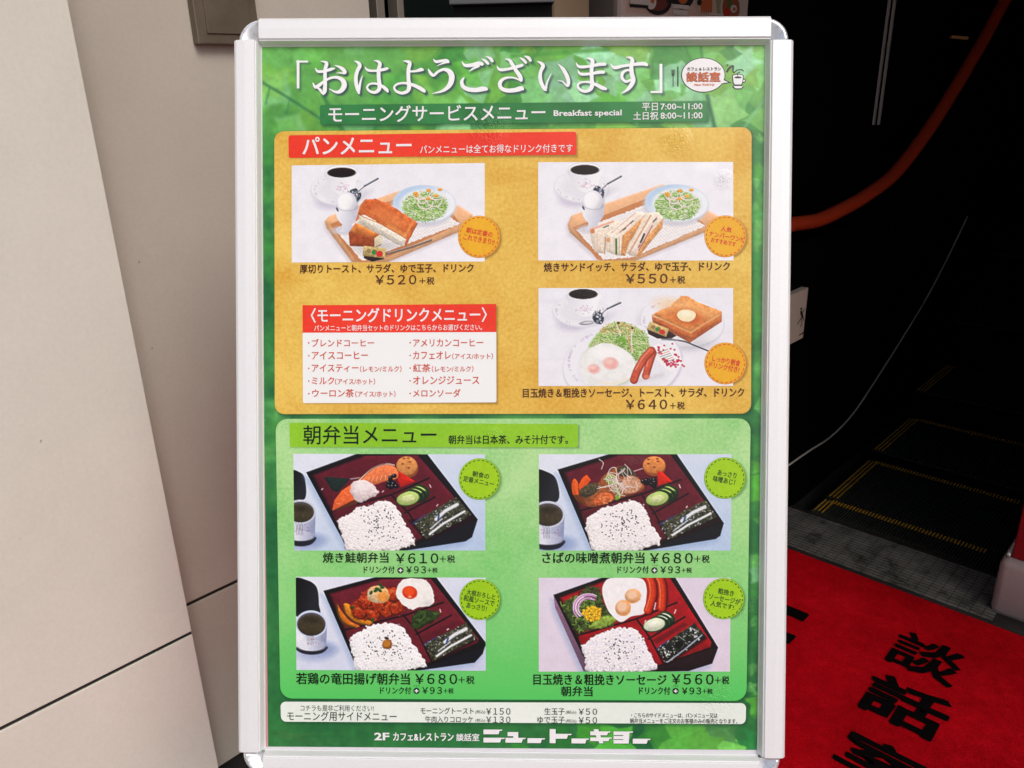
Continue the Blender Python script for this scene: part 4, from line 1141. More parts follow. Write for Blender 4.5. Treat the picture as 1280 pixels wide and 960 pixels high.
for i, (x, y, r_) in enumerate(BADGES):
    g = i < 3
    dot(x, y, r_, m_rim1 if g else m_rim2, Z3, 'badge', 48); dot(x - .3, y - .3, r_ - .8, m_bg if g else m_bl, Z4, 'badge_face', 48)
    vs_, fs = [], []
    for k in range(26):
        t0 = k * 2 * math.pi / 26; t1 = t0 + 2 * math.pi / 26 * .58
        ps = [(x + q * math.cos(t), y + q * math.sin(t)) for t, q in ((t0, r_ - 2.9), (t1, r_ - 2.9), (t1, r_ - 1.9), (t0, r_ - 1.9))]
        bx, by = B([p[0] for p in ps], [p[1] for p in ps]); o0 = len(vs_); vs_ += [(a, b, Z5) for a, b in zip(bx, by)]; fs.append(tuple(range(o0, o0 + 4)))
    link('stitch_ring', mesh('stitch_ring', vs_, fs), REDB if g else m_bt2, poster)
    for s_, dx, dy, ww, hh in BT[i]:
        rt = 11.0; cc, ss = math.cos(math.radians(rt)), math.sin(math.radians(rt)); ww *= .95
        px, py = x + dx * cc - dy * ss, y + dx * ss + dy * cc
        text(s_, px - ww / 2, py - hh / 2, px + ww / 2, py + hh / 2, REDB if g else m_bt2, poster, Z5, .02, rot=rt)

# ================================================================== PRINTED FOOD PICTURES
rs = np.random.RandomState(3)
NX, NY = 330, 168


def start(x0, y0, x1, y1, c0, c1):
    p = Pic(x0, y0, x1, y1, NX, NY)
    t = ((p.X - x0) / (x1 - x0) * .4 + (p.Y - y0) / (y1 - y0) * .6)[..., None]
    p.im = np.array(c0, float) * (1 - t) + np.array(c1, float) * t
    p.im *= 1 + (fbm(p.X, p.Y, 60, 41, 3)[..., None] - .5) * .045
    return p


def tex(c, amp=.12, s=10, seed=2, c2=None):
    c = np.array(c, float); c2 = c if c2 is None else np.array(c2, float)

    def f(X, Y):
        n = fbm(X, Y, s, seed, 3)[..., None]; m = fbm(X, Y, s * 5, seed + 9, 2)[..., None]
        return (c * (1 - m) + c2 * m) * (1 + (n - .5) * 2.6 * amp)
    f.food = amp >= .05
    return f


def grad(c0, c1, a, b, amp=.06, s=8):
    c0, c1 = np.array(c0, float), np.array(c1, float); ax, ay = a; dx, dy = b[0] - ax, b[1] - ay; L = dx * dx + dy * dy

    def f(X, Y):
        t = np.clip(((X - ax) * dx + (Y - ay) * dy) / L, 0, 1)[..., None]
        return (c0 * (1 - t) + c1 * t) * (1 + (fbm(X, Y, s, 5, 3)[..., None] - .5) * 2 * amp)
    return f


def coffee(p, ox, oy, grain=False):
    """cup, saucer, spoon; (ox, oy) is the centre of the coffee surface"""
    p.ell(ox - 55, oy + 125, 125, 90, (214, 212, 226), soft=26, a=.85); p.ell(ox - 70, oy + 190, 85, 40, (206, 198, 218), soft=30, a=.6)
    p.ell(ox - 20, oy + 108, 172, 98, (222, 222, 232), 4, 4); p.ell(ox - 20, oy + 104, 168, 93, tex((238, 238, 244), .02, 30), 4, 5)
    p.ell(ox - 20, oy + 112, 120, 62, (226, 226, 235), 4, 22, .6)
    for k in range(16):
        t = rs.rand() * 6.28; p.ell(ox - 20 + 145 * math.cos(t), oy + 105 + 78 * math.sin(t), 9, 5, (205, 196, 214), 30 * k, 5, .5)
    p.poly([(ox - 98, oy - 6), (ox + 98, oy - 6), (ox + 92, oy + 60), (ox + 66, oy + 118), (ox + 10, oy + 140), (ox - 45, oy + 118), (ox - 84, oy + 60)], grad((226, 226, 234), (246, 246, 250), (ox - 90, oy), (ox + 60, oy + 60), .01), 5, smooth=True)
    for k in range(26):
        p.ell(ox + 14 + rs.randn() * 22, oy + 92 + rs.randn() * 13, 6, 4, (222, 176, 196) if k % 3 else (196, 190, 206), rs.rand() * 180, 4, .5)
    p.ell(ox, oy - 6, 100, 42, (224, 224, 232), 0, 4); p.ell(ox, oy - 5, 95, 38, (248, 248, 250), 0, 4)
    p.ell(ox, oy, 87, 31, tex((52, 30, 26), .35, 9), 0, 4); p.ell(ox + 2, oy + 5, 74, 22, (30, 16, 14), 0, 12, .7)
    if grain:
        for k in range(60):
            x, y = ox + (rs.rand() - .5) * 140, oy + (rs.rand() - .5) * 40
            p.line([(x, y), (x + 16, y - 4)], 2, (92, 96, 84), 3, .5)
        p.ell(ox, oy, 87, 31, (30, 30, 26), 0, 4, .35)
    # spoon
    sx, sy = (ox + 86, oy + 140) if not grain else (ox + 92, oy + 146)
    p.ell(sx + 30, sy + 10, 70, 22, (208, 206, 220), -25, 26, .6)
    if grain: p.ell(sx - 70, sy + 32, 46, 13, (150, 152, 158), -6, 5); p.ell(sx - 66, sy + 30, 32, 7, (216, 218, 224), -6, 5)
    p.line([(sx, sy - 6), (sx + 60, sy - 58)], 6, (96, 102, 116), 3); p.line([(sx + 56, sy - 55), (sx + 138, sy - 100 if not grain else sy - 92)], 10, (64, 76, 98), 4)
    p.line([(sx + 60, sy - 60), (sx + 130, sy - 100)], 3, (176, 184, 196), 3, .8)
    p.ell(sx - 0, sy, 33, 42, tex((70, 76, 90), .5, 12), -25, 5, jag=4)
    for k in range(30):
        x, y = sx + rs.randn() * 15, sy + rs.randn() * 20
        p.ell(x, y, 6, 4, [(225, 228, 235), (30, 34, 44), (150, 156, 168)][k % 3], rs.rand() * 180, 3, .85)


def salad(p, cx, cy, R=188, r2=116, dish=True):
    if dish:
        p.ell(cx - 10, cy + 18, R + 4, r2 + 8, (206, 206, 218), 3, 18, .8)
        p.ell(cx, cy, R, r2, (214, 224, 238), 3, 4); p.ell(cx, cy - 2, R - 6, r2 - 6, grad((190, 214, 240), (240, 244, 250), (cx - 40, cy - 110), (cx + 30, cy + 10), .02), 3, 7)
        p.ell(cx + 4, cy + 4, R * .80, r2 * .80, (232, 238, 240), 3, 12); p.ell(cx, cy + 18, R * .66, r2 * .70, (168, 206, 120), 3, 16, .8)
    for k in range(1100):
        a = rs.rand() * 6.28; q = math.sqrt(rs.rand()); x = cx + q * R * .66 * math.cos(a); y = cy + 14 + q * r2 * .74 * math.sin(a)
        t = rs.rand() * math.pi; L = 9 + rs.rand() * 17; c = [(196, 222, 150), (160, 200, 104), (222, 234, 190), (124, 172, 70), (180, 214, 132), (238, 242, 222)][rs.randint(6)]
        if k % 2: p.line([(x - L * math.cos(t), y + 4 - L * .7 * math.sin(t)), (x + L * math.cos(t), y + 4 + L * .7 * math.sin(t))], 4, (88, 130, 56), 4, .5)
        p.line([(x - L * math.cos(t), y - L * .7 * math.sin(t)), (x + 4, y), (x + L * math.cos(t), y + L * .7 * math.sin(t))], 3.4, c, 3, .9, True)
    for k in range(40):
        a = rs.rand() * 6.28; q = rs.rand(); p.ell(cx + q * R * .55 * math.cos(a), cy + 20 + q * r2 * .6 * math.sin(a), 4, 3, (96, 150, 56), 0, 3, .7)


def toppings(p, cx, cy):
    for (x, y, a, b, t) in ((-10, 30, 46, 36, 10), (45, 18, 44, 34, -20), (60, -16, 46, 26, 5), (5, -24, 52, 24, -8), (-40, -14, 36, 22, 10), (-28, -2, 30, 34, 40)):
        n = 16; P = [(cx + x + a * math.cos(k / n * 6.28), cy + y + b * math.sin(k / n * 6.28)) for k in range(int(n * .75))]
        p.line(P, 6, (238, 214, 214), 3, .9, True); p.line([(u, v - 2) for u, v in P], 2, (250, 238, 236), 3, .9, True)
    for (x, y) in ((-65, -18), (6, 4), (10, -48), (54, -14), (-70, -30), (80, -52)):
        p.poly([(cx + x - 13, cy + y - 6), (cx + x + 9, cy + y - 10), (cx + x + 14, cy + y + 5), (cx + x - 9, cy + y + 8)], tex((244, 178, 70), .1, 8), 4, smooth=True)


def tray(p, P_out, P_in, mat_in):
    p.poly([(x - 8, y + 16) for x, y in P_out], (205, 196, 206), 26, .7)
    p.poly(P_out, tex((232, 172, 124), .05, 30, 3, (240, 190, 146)), 5, jag=1)
    p.poly([(x + (5 if i % 2 else 3), y - 9) for i, (x, y) in enumerate(P_out)], tex((240, 190, 146), .05, 24), 7, .6)
    p.poly(P_in, (206, 140, 92), 5); p.poly(mat_in, tex((244, 240, 240), .02, 12), 4, jag=4, js=9)
    Q = np.array(mat_in); x0, y0 = Q.min(0); x1, y1 = Q.max(0)
    for j in range(60):
        for i in range(60):
            x = x0 + i * 17 + (j % 2) * 8; y = y0 + j * 11 - i * 5
            if x > x1 or y < y0 or y > y1: continue
            if inside(mat_in, x, y, 10): p.ell(x, y, 3.0, 1.9, (190, 180, 182), -20, 2.6, .7)


def inside(P, x, y, m=0):
    P = np.array(P, float); c = P.mean(0); P = c + (P - c) * (1 - m / 200); s = False; n = len(P)
    for i in range(n):
        (ax, ay), (bx, by) = P[i], P[(i + 1) % n]
        if (ay > y) != (by > y) and x < (bx - ax) * (y - ay) / (by - ay) + ax: s = not s
    return s


def eggcup(p, x, y):
    """x, y: centre of the egg"""
    p.ell(x - 20, y + 165, 74, 26, (206, 204, 216), 0, 18, .8)
    p.poly([(x - 68, y + 22), (x + 72, y + 22), (x + 66, y + 84), (x + 46, y + 116), (x + 32, y + 126), (x + 34, y + 150), (x + 54, y + 176), (x - 48, y + 176), (x - 28, y + 150), (x - 28, y + 126), (x - 42, y + 116), (x - 62, y + 84)], grad((242, 242, 248), (196, 196, 214), (x - 50, y + 60), (x + 80, y + 110), .01), 4)
    p.ell(x + 2, y + 22, 70, 24, (224, 224, 232), 0, 4); p.ell(x + 2, y + 22, 64, 19, (196, 196, 208), 0, 4)
    p.ell(x + 5, y - 2, 66, 68, (186, 184, 200), 0, 16, .55); p.ell(x, y - 8, 60, 64, (226, 226, 236), 0, 4, jag=0); p.ell(x - 8, y - 14, 48, 52, (252, 252, 254), 0, 18, .95)
    p.poly([(x - 68, y + 22), (x - 30, y + 42), (x + 10, y + 46), (x + 50, y + 40), (x + 72, y + 22), (x + 68, y + 70), (x, y + 84), (x - 62, y + 70)], grad((240, 240, 246), (204, 204, 220), (x - 50, y + 60), (x + 80, y + 80), .01), 4); p.line([(x - 66, y + 24), (x - 30, y + 40), (x + 10, y + 45), (x + 50, y + 38), (x + 70, y + 24)], 3, (176, 174, 190), 3, .8, True)
    p.mul(x + 36, y + 26, 34, 50, .93); p.ell(x - 58, y + 36, 6, 14, (60, 60, 72), -30, 4, .8)


def jam(p, x, y, w_, h_, rot, side=True):
    if side: p.poly([(x - w_ * .5, y - h_ * .1), (x - w_ * .46, y + h_ * .62), (x - w_ * .1, y + h_ * .95), (x + w_ * .42, y + h_ * .72), (x + w_ * .5, y + h_ * .3)], tex((66, 44, 44), .3, 8), 4, smooth=False)
    c, s = math.cos(math.radians(rot)), math.sin(math.radians(rot))
    R = lambda u, v: (x + u * c - v * s, y + u * s + v * c)
    p.poly([R(-w_ / 2, -h_ / 2), R(w_ / 2, -h_ / 2), R(w_ / 2, h_ / 2), R(-w_ / 2, h_ / 2)], tex((206, 182, 120), .15, 14), 5)
    p.ell(*R(0, 0), w_ * .12, h_ * .26, (44, 150, 74), 0, 4); p.ell(*R(w_ * .24, h_ * .12), w_ * .15, h_ * .30, (216, 56, 58), rot, 4); p.ell(*R(-w_ * .25, -h_ * .04), w_ * .11, h_ * .22, (150, 120, 90), 0, 5, .8)
    p.ell(*R(w_ * .06, -h_ * .12), w_ * .05, h_ * .12, (220, 80, 60), 0, 3, .7)


# ---- picture 1: thick toast on a tray
p = start(48, 50, 1235, 652, (238, 238, 246), (244, 242, 248))
coffee(p, 354, 98)
tray(p, [(250, 400), (275, 372), (700, 222), (1075, 318), (1160, 370), (1150, 440), (640, 652), (420, 652), (262, 440)],
     [(282, 416), (690, 262), (1040, 360), (1085, 420), (640, 620), (480, 652), (440, 640)],
     [(312, 445), (470, 385), (700, 290), (1010, 370), (1085, 420), (640, 585), (480, 645)])
p.line([(620, 606), (790, 560), (905, 520)], 13, (120, 106, 100), 6, .9); p.line([(640, 596), (780, 556), (900, 515)], 4, (196, 188, 184), 4, .9)
salad(p, 866, 296, 194, 116); toppings(p, 880, 262)
eggcup(p, 386, 290)
# back slice
p.mul(560, 560, 160, 40, .86)
p.poly([(440, 412), (600, 478), (598, 548), (570, 560), (405, 552), (398, 470)], tex((190, 98, 54), .14, 12, 3, (170, 84, 44)), 5, smooth=False)
p.poly([(440, 410), (470, 420), (602, 470), (552, 508), (405, 462)], tex((232, 146, 78), .12, 16, 4, (214, 124, 60)), 6)
p.line([(462, 425), (556, 468)], 10, (252, 196, 118), 14, .7)
p.poly([(556, 506), (604, 472), (606, 540), (556, 562)], tex((226, 214, 184), .06, 8), 5)
p.poly([(470, 300), (500, 262), (515, 300), (470, 380), (438, 405)], (216, 130, 78), 6)
p.poly([(505, 262), (560, 262), (640, 292), (812, 402), (820, 420), (750, 556), (738, 520), (470, 362), (455, 350)], tex((214, 112, 58), .15, 14, 5, (228, 132, 72)), 5, smooth=False, jag=3)
p.poly([(520, 275), (580, 280), (640, 306), (700, 345), (650, 390), (560, 345), (490, 330)], tex((206, 98, 48), .12, 12), 26, .55)
p.poly([(560, 300), (640, 320), (760, 410), (700, 450), (600, 400), (520, 350)], (234, 146, 84), 40, .55); p.line([(640, 430), (740, 490)], 24, (244, 176, 108), 26, .7); p.line([(790, 410), (742, 500)], 12, (250, 190, 110), 16, .6)
p.poly([(462, 362), (500, 362), (752, 512), (740, 556), (700, 546), (455, 408)], tex((232, 224, 208), .09, 8), 5, jag=3)
p.line([(462, 362), (600, 420), (752, 508)], 5, (196, 128, 70), 5, .8); p.line([(820, 415), (745, 556)], 7, (178, 90, 48), 5, .8)
jam(p, 556, 590, 138, 62, 7)
p.mesh('photo_print', [(364.8, 206.9), (605.9, 203.8), (605.9, 327), (364.8, 328.2)], Z2, poster, m_paint)['label'] = 'picture of thick toast with salad and egg'

# ---- picture 2: toasted sandwiches
p = start(38, 38, 1238, 642, (240, 240, 248), (243, 241, 247))
coffee(p, 325, 86)
p.mul(1080, 60, 80, 40, 1.04)
tray(p, [(218, 425), (240, 372), (330, 340), (800, 180), (1085, 345), (1150, 380), (1120, 445), (640, 642), (420, 642), (232, 470)],
     [(250, 440), (780, 232), (1020, 380), (1066, 430), (620, 630), (450, 642), (400, 636)],
     [(272, 455), (440, 398), (700, 300), (1000, 392), (1066, 430), (620, 622), (440, 638)])
salad(p, 892, 290, 196, 116); toppings(p, 900, 262)
eggcup(p, 374, 284)


def sandwich(P_top, P_side, P_crust, fill):
    p.poly(P_side, tex((240, 226, 208), .05, 8), 5); p.poly(P_crust, tex((232, 176, 120), .10, 10), 5); p.poly(P_top, tex((246, 234, 220), .05, 9), 5)
    for (a, b, wd, c) in fill: p.line([a, b], wd, c, 5, .9)


p.poly([(352, 450), (470, 395), (540, 400), (560, 440), (470, 530), (440, 600), (385, 590), (365, 520)], tex((242, 226, 208), .07, 10), 6)
p.line([(362, 452), (500, 402)], 12, (238, 176, 160), 8); p.line([(380, 462), (500, 425)], 5, (252, 246, 238), 4); p.line([(440, 440), (470, 428)], 7, (60, 70, 50), 5); p.ell(372, 462, 14, 14, (214, 142, 96), 0, 6)
p.line([(452, 500), (446, 600)], 7, (178, 128, 84), 6, .8); p.line([(402, 480), (400, 590)], 5, (226, 190, 170), 5, .7)
p.poly([(455, 480), (640, 340), (700, 352), (690, 400), (600, 520), (572, 614), (520, 612), (455, 585)], tex((246, 234, 218), .06, 10), 5)
p.poly([(700, 360), (690, 410), (600, 530), (572, 614), (545, 606), (555, 490)], tex((228, 164, 106), .14, 10), 6)
for (a, b, wd, c) in (((490, 470), (635, 352), 9, (226, 178, 170)), ((520, 480), (665, 366), 8, (240, 206, 198)), ((540, 470), (620, 400), 5, (170, 70, 60)), ((560, 455), (575, 444), 8, (58, 66, 44)), ((605, 415), (622, 398), 7, (66, 60, 48)),
                      ((500, 462), (655, 342), 3, (252, 248, 240))): p.line([a, b], wd, c, 5, .85)
p.line([(517, 512), (518, 600)], 13, (84, 130, 52), 5); p.line([(504, 505), (505, 605)], 5, (232, 196, 190), 4); p.line([(535, 500), (535, 610)], 5, (206, 170, 130), 4); p.line([(480, 500), (476, 592)], 4, (222, 196, 170), 4); p.ell(468, 516, 12, 14, (226, 160, 110), 0, 6)
p.poly([(576, 590), (700, 350), (780, 345), (806, 390), (800, 420), (720, 530), (655, 622), (600, 610)], tex((244, 228, 210), .07, 10), 5)
p.poly([(806, 385), (802, 440), (720, 540), (655, 622), (640, 612), (700, 500)], tex((230, 168, 108), .14, 10), 6)
for (a, b, wd, c) in (((600, 590), (730, 365), 9, (214, 156, 120)), ((632, 596), (765, 375), 9, (236, 196, 190)), ((655, 580), (740, 430), 6, (150, 90, 96)), ((668, 530), (690, 480), 12, (36, 46, 30)), ((655, 560), (664, 545), 7, (150, 60, 54)),
                      ((745, 405), (765, 385), 8, (70, 74, 60)), ((618, 585), (745, 365), 4, (252, 248, 240))): p.line([a, b], wd, c, 5, .85)
p.mesh('photo_print', [(672.7, 202.7), (916.3, 202.5), (916.9, 325.7), (672.7, 325.6)], Z2, poster, m_paint)['label'] = 'picture of toasted sandwiches with salad and egg'

# ---- picture 3: fried eggs, sausages and buttered toast
p = start(40, 25, 1238, 627, (238, 238, 246), (240, 238, 245))
for k in range(40): p.mul(40 + 1200 * rs.rand(), 25 + 600 * rs.rand(), 90, 14, 1 - .02 * rs.rand())
coffee(p, 315, 62, True)
p.ell(900, 260, 250, 150, (206, 204, 216), 8, 30, .5)
p.ell(925, 235, 262, 158, (222, 222, 232), 6, 4); p.ell(925, 230, 256, 152, (240, 240, 246), 6, 6); p.ell(940, 235, 190, 105, (228, 228, 236), 6, 22, .6)
p.mul(1010, 370, 130, 40, .9)
p.ell(560, 500, 372, 245, (214, 212, 224), -8, 10); p.ell(556, 492, 364, 238, (240, 240, 247), -8, 6); p.ell(580, 500, 300, 190, (230, 230, 238), -8, 20, .6)
for k in range(26):
    t = 2.4 + rs.rand() * 1.9; p.ell(556 + 330 * math.cos(t), 480 + 205 * math.sin(t), 10, 6, (206, 190, 216), k * 20, 6, .45)
for k in range(12):
    t = 2.6 + rs.rand() * 1.9; p.ell(925 + 236 * math.cos(t), 225 + 132 * math.sin(t), 9, 5, (206, 186, 214), k * 20, 6, .5)
# shredded salad heap
hp_ = [(350, 390), (400, 310), (470, 250), (540, 232), (620, 255), (690, 300), (720, 360), (720, 420), (640, 470), (600, 420), (480, 370)]
p.poly(hp_, (176, 206, 128), 12, smooth=True)
for k in range(1900):
    x, y = 345 + 385 * rs.rand(), 232 + 240 * rs.rand()
    if not inside(hp_, x, y, 8): continue
    t = rs.rand() * math.pi; L = 8 + rs.rand() * 20; top = y < 300
    c = [(200, 224, 150), (150, 194, 92), (226, 236, 196), (112, 164, 58), (184, 214, 130), (236, 226, 190)][rs.randint(6)]
    if top and rs.rand() < .4: c = [(238, 190, 120), (226, 150, 90), (240, 226, 180)][rs.randint(3)]
    if k % 2: p.line([(x - L * math.cos(t), y + 5 - L * math.sin(t) * .8), (x + L * math.cos(t), y + 5 + L * .8 * math.sin(t))], 4, (84, 124, 50), 4, .5)
    p.line([(x - L * math.cos(t), y - L * math.sin(t) * .8), (x + 5, y), (x + L * math.cos(t), y + L * .8 * math.sin(t))], 3.4, c, 3, .85, True)
p.line([(520, 255), (545, 310), (528, 340)], 7, (240, 228, 214), 4, .9, True); p.line([(615, 290), (612, 350), (618, 420)], 7, (240, 222, 220), 4, .9, True); p.line([(590, 300), (600, 370), (612, 410)], 6, (226, 160, 110), 4, .9, True)
p.ell(532, 240, 10, 7, (70, 60, 40), 0, 4); p.ell(618, 272, 8, 6, (70, 60, 40), 0, 4); p.ell(548, 340, 30, 18, (120, 176, 62), 20, 10, .7)
# eggs
p.ell(476, 500, 176, 122, (206, 214, 196), 14, 14, .9); p.poly([(320, 430), (400, 372), (480, 366), (560, 400), (620, 450), (634, 510), (600, 580), (520, 620), (430, 634), (330, 610), (300, 540), (296, 480)], tex((240, 240, 238), .03, 30), 8, smooth=True)
p.ell(480, 430, 110, 40, (250, 250, 250), 10, 26, .8); p.mul(400, 590, 100, 30, .97); p.line([(420, 605), (500, 612), (590, 580)], 8, (240, 226, 190), 12, .6, True)
for (x, y, a, b) in ((484, 488, 46, 36), (380, 522, 36, 28)):
    p.ell(x, y, a, b, tex((238, 176, 168), .05, 14), 8, 16, .95); p.ell(x - 8, y - 10, a * .55, b * .45, (248, 214, 206), 0, 16, .8)
# sausages and sachet
p.poly([(742, 385), (775, 368), (880, 400), (942, 490), (850, 540), (800, 500), (748, 440)], tex((246, 242, 244), .03, 10), 4)
for k in range(70):
    u, v = rs.rand(), rs.rand()
    if .25 < v < .62 and .2 < u < .8: continue
    x = 755 + 110 * u + 75 * v; y = 385 + 120 * v - 20 * u + 30 * u * v
    p.ell(x, y, 7, 6, (204, 42, 88), 0, 3, .9)
for k in range(6): p.line([(772 + k * 8, 424 + k * 12), (836 + k * 8, 402 + k * 12)], 4, [(70, 120, 70), (214, 90, 60), (90, 90, 90)][k % 3], 3, .8)
p.line([(640, 600), (800, 560)], 20, (206, 200, 206), 30, .6)
for (P, wd) in (([(700, 565), (716, 510), (735, 450), (745, 425)], 46), ([(628, 590), (650, 530), (690, 460), (735, 410)], 50)):
    p.line(P, wd, (156, 62, 40), 5, 1, True); p.line([(x - 3, y - 3) for x, y in P], wd - 12, tex((214, 100, 72), .1, 10), 12, .95, True); p.line([(x - 10, y - 6) for x, y in P[1:]], 6, (240, 168, 146), 9, .8, True)
p.ell(706, 572, 20, 14, (226, 140, 110), 0, 6, .8)
# toast with butter
p.poly([(738, 195), (742, 235), (972, 362), (1168, 232), (1168, 180), (978, 300)], tex((188, 98, 54), .14, 10, 3, (206, 122, 70)), 5)
p.poly([(735, 190), (780, 165), (850, 138), (920, 72), (960, 76), (1040, 120), (1120, 150), (1168, 172), (1165, 190), (1060, 250), (975, 308), (850, 245)], tex((226, 142, 78), .13, 14, 5, (240, 172, 104)), 5, jag=3)
p.ell(900, 150, 130, 50, (246, 196, 136), 14, 50, .6); p.ell(1060, 190, 80, 36, (244, 188, 124), 10, 40, .5); p.ell(950, 205, 120, 50, tex((214, 120, 60), .12, 12), 10, 40, .8)
p.line([(745, 192), (975, 300), (1160, 186)], 9, (246, 196, 130), 9, .7)
p.ell(965, 205, 62, 38, (206, 104, 50), 8, 16, .8); p.poly([(892, 190), (915, 162), (970, 160), (1006, 180), (1000, 212), (965, 232), (915, 222)], tex((250, 236, 196), .04, 14), 6, smooth=True); p.ell(945, 182, 36, 14, (255, 250, 226), 8, 10, .8)
p.poly([(708, 275), (716, 308), (772, 336), (860, 335), (890, 318), (845, 290)], tex((70, 44, 42), .25, 10), 5); jam(p, 775, 278, 128, 52, 22, False)
p.line([(800, 335), (930, 352), (1000, 378), (1090, 414)], 9, (70, 70, 80), 4, .95, True); p.line([(800, 342), (900, 346)], 10, (150, 152, 160), 5, .8)
p.mesh('photo_print', [(673.1, 360.1), (916.3, 360), (916.3, 482.4), (673.1, 482.5)], Z2, poster, m_paint)['label'] = 'picture of fried eggs, sausages and buttered toast'


# ---- the four lunch-box pictures
def rice(p, P, dots, c=(244, 238, 238), ume=None):
    p.poly([(x + 3, y + 5) for x, y in P], (70, 22, 30), 18, .5, True, 8, 5, 18)
    p.poly(P, tex(c, .05, 9, 8), 5, smooth=True, jag=9, js=15)
    x0, y0 = np.min(P, 0); x1, y1 = np.max(P, 0)
    for k in range(1100):
        x, y = x0 + (x1 - x0) * rs.rand(), y0 + (y1 - y0) * rs.rand()
        if inside(P, x, y, 4): t_r = rs.rand() * 180; p.ell(x + 1, y + 4, 8, 3.4, (212, 200, 202), t_r, 4, .38); p.ell(x, y, 7.5, 3.3, (255, 254, 254), t_r, 3, .8)
    for k in range(dots[4]):
        x, y = dots[0] + rs.randn() * dots[2], dots[1] + rs.randn() * dots[3]
        if abs(x - dots[0]) < dots[2] * 2.2 and abs(y - dots[1]) < dots[3] * 2.1:
            p.ell(x, y, 5.0, 3.0, (26, 20, 24), rs.rand() * 180, 2.5, 1)


def box(p, rim, side, inner, maroon, divs, rimc=(26, 22, 26), sidec=(40, 44, 62)):
    p.poly([(x - 14, y + 26) for x, y in side], (140, 165, 205), 44, .55)
    p.poly(side, grad(sidec, (24, 26, 36), side[0], side[-1], .08), 5); p.poly(rim, tex(rimc, .12, 12), 4)
    p.line([rim[0], rim[1]], 3, (84, 80, 92), 4, .5)
    p.poly(inner, tex(maroon, .08, 26, 4, np.array(maroon) * 1.12), 5)
    p.line([inner[-1], inner[0], inner[1]], 14, (38, 14, 22), 14, .6)
    for d in divs: p.line(d, 12, (28, 16, 22), 4); p.line([(x + 2, y - 4) for x, y in d], 2.5, (96, 52, 64), 3, .6)


def nori(p, P, bright=True):
    P = np.array(P, float); p.poly([(x + 4, y + 12) for x, y in P], (36, 10, 18), 14, .7)
    p.poly(P, tex((70, 72, 58) if bright else (40, 46, 42), .45, 10), 4, jag=3)
    a, b, c, d = P                                             # left-top, right-top, right-bottom, left-bottom
    f = lambda u, v: tuple((a * (1 - u) + b * u) * (1 - v) + (d * (1 - u) + c * u) * v)
    for k in range(150):
        u, v = rs.rand(), rs.rand(); x, y = f(u, v)
        p.ell(x, y, 7 * rs.rand() + 2, 2.6, [(214, 216, 220), (150, 148, 120), (30, 32, 40), (120, 116, 80)][rs.randint(4)], -30 + 30 * rs.randn(), 3, .8)
    if bright:
        p.line([f(.12, .86), f(.45, .74), f(.94, .72)], 13, (240, 242, 246), 7, .95); p.line([f(.40, .40), f(.66, .28), f(.92, .30)], 20, (236, 238, 242), 8, .95); p.line([f(.2, .66), f(.5, .52)], 8, (220, 224, 230), 6, .9)
        p.line([f(.42, .50), f(.50, .30)], 12, (44, 84, 140), 6, .9)
    else:
        p.line([f(.05, .95), f(.5, .90), f(.95, .78)], 7, (190, 196, 216), 5, .9); p.line([f(.55, .12), f(.6, .5)], 6, (150, 160, 150), 5, .8)
        p.ell(*f(.45, .5), 26, 22, (16, 18, 18), 0, 6); 
        for k in range(24):
            x, y = f(.85 if k % 2 else .12, .1 + .8 * rs.rand()); p.ell(x + rs.randn() * 8, y + rs.randn() * 6, 6, 3.4, (226, 230, 234), rs.rand() * 180, 3, .9)
    p.line([f(-.02, .06), f(.10, .0), f(.3, -.03)], 5, (54, 78, 150), 4, .8)


def cucumber(p, x, y, s=1.0, pale=False):
    body = (226, 234, 206) if pale else (186, 208, 122); rim = (40, 72, 36)
    for (dx, dy, a, b, t) in ((88, -52, 52, 30, 30), (62, -34, 56, 34, 25), (34, -18, 60, 38, 15)):
        p.ell(x + dx * s, y + dy * s, a * s, b * s, rim, t, 4); p.ell(x + (dx - 7) * s, y + (dy + 5) * s, (a - 8) * s, (b - 8) * s, tex(body, .05, 10), t, 4)
    p.ell(x + 95 * s, y - 12 * s, 26 * s, 44 * s, (30, 50, 30), 40, 8, .8)
    p.ell(x + 2, y + 4, 75 * s, 43 * s, rim, -12, 5); p.ell(x, y, 70 * s, 40 * s, tex(body, .05, 12), -12, 5); p.ell(x, y, 44 * s, 23 * s, tex((214, 224, 158) if not pale else (240, 242, 226), .06, 8), -12, 8)
    for k in range(10): p.ell(x + rs.randn() * 22 * s, y + rs.randn() * 9 * s, 5, 2.5, (232, 238, 190), rs.rand() * 90, 3, .8)


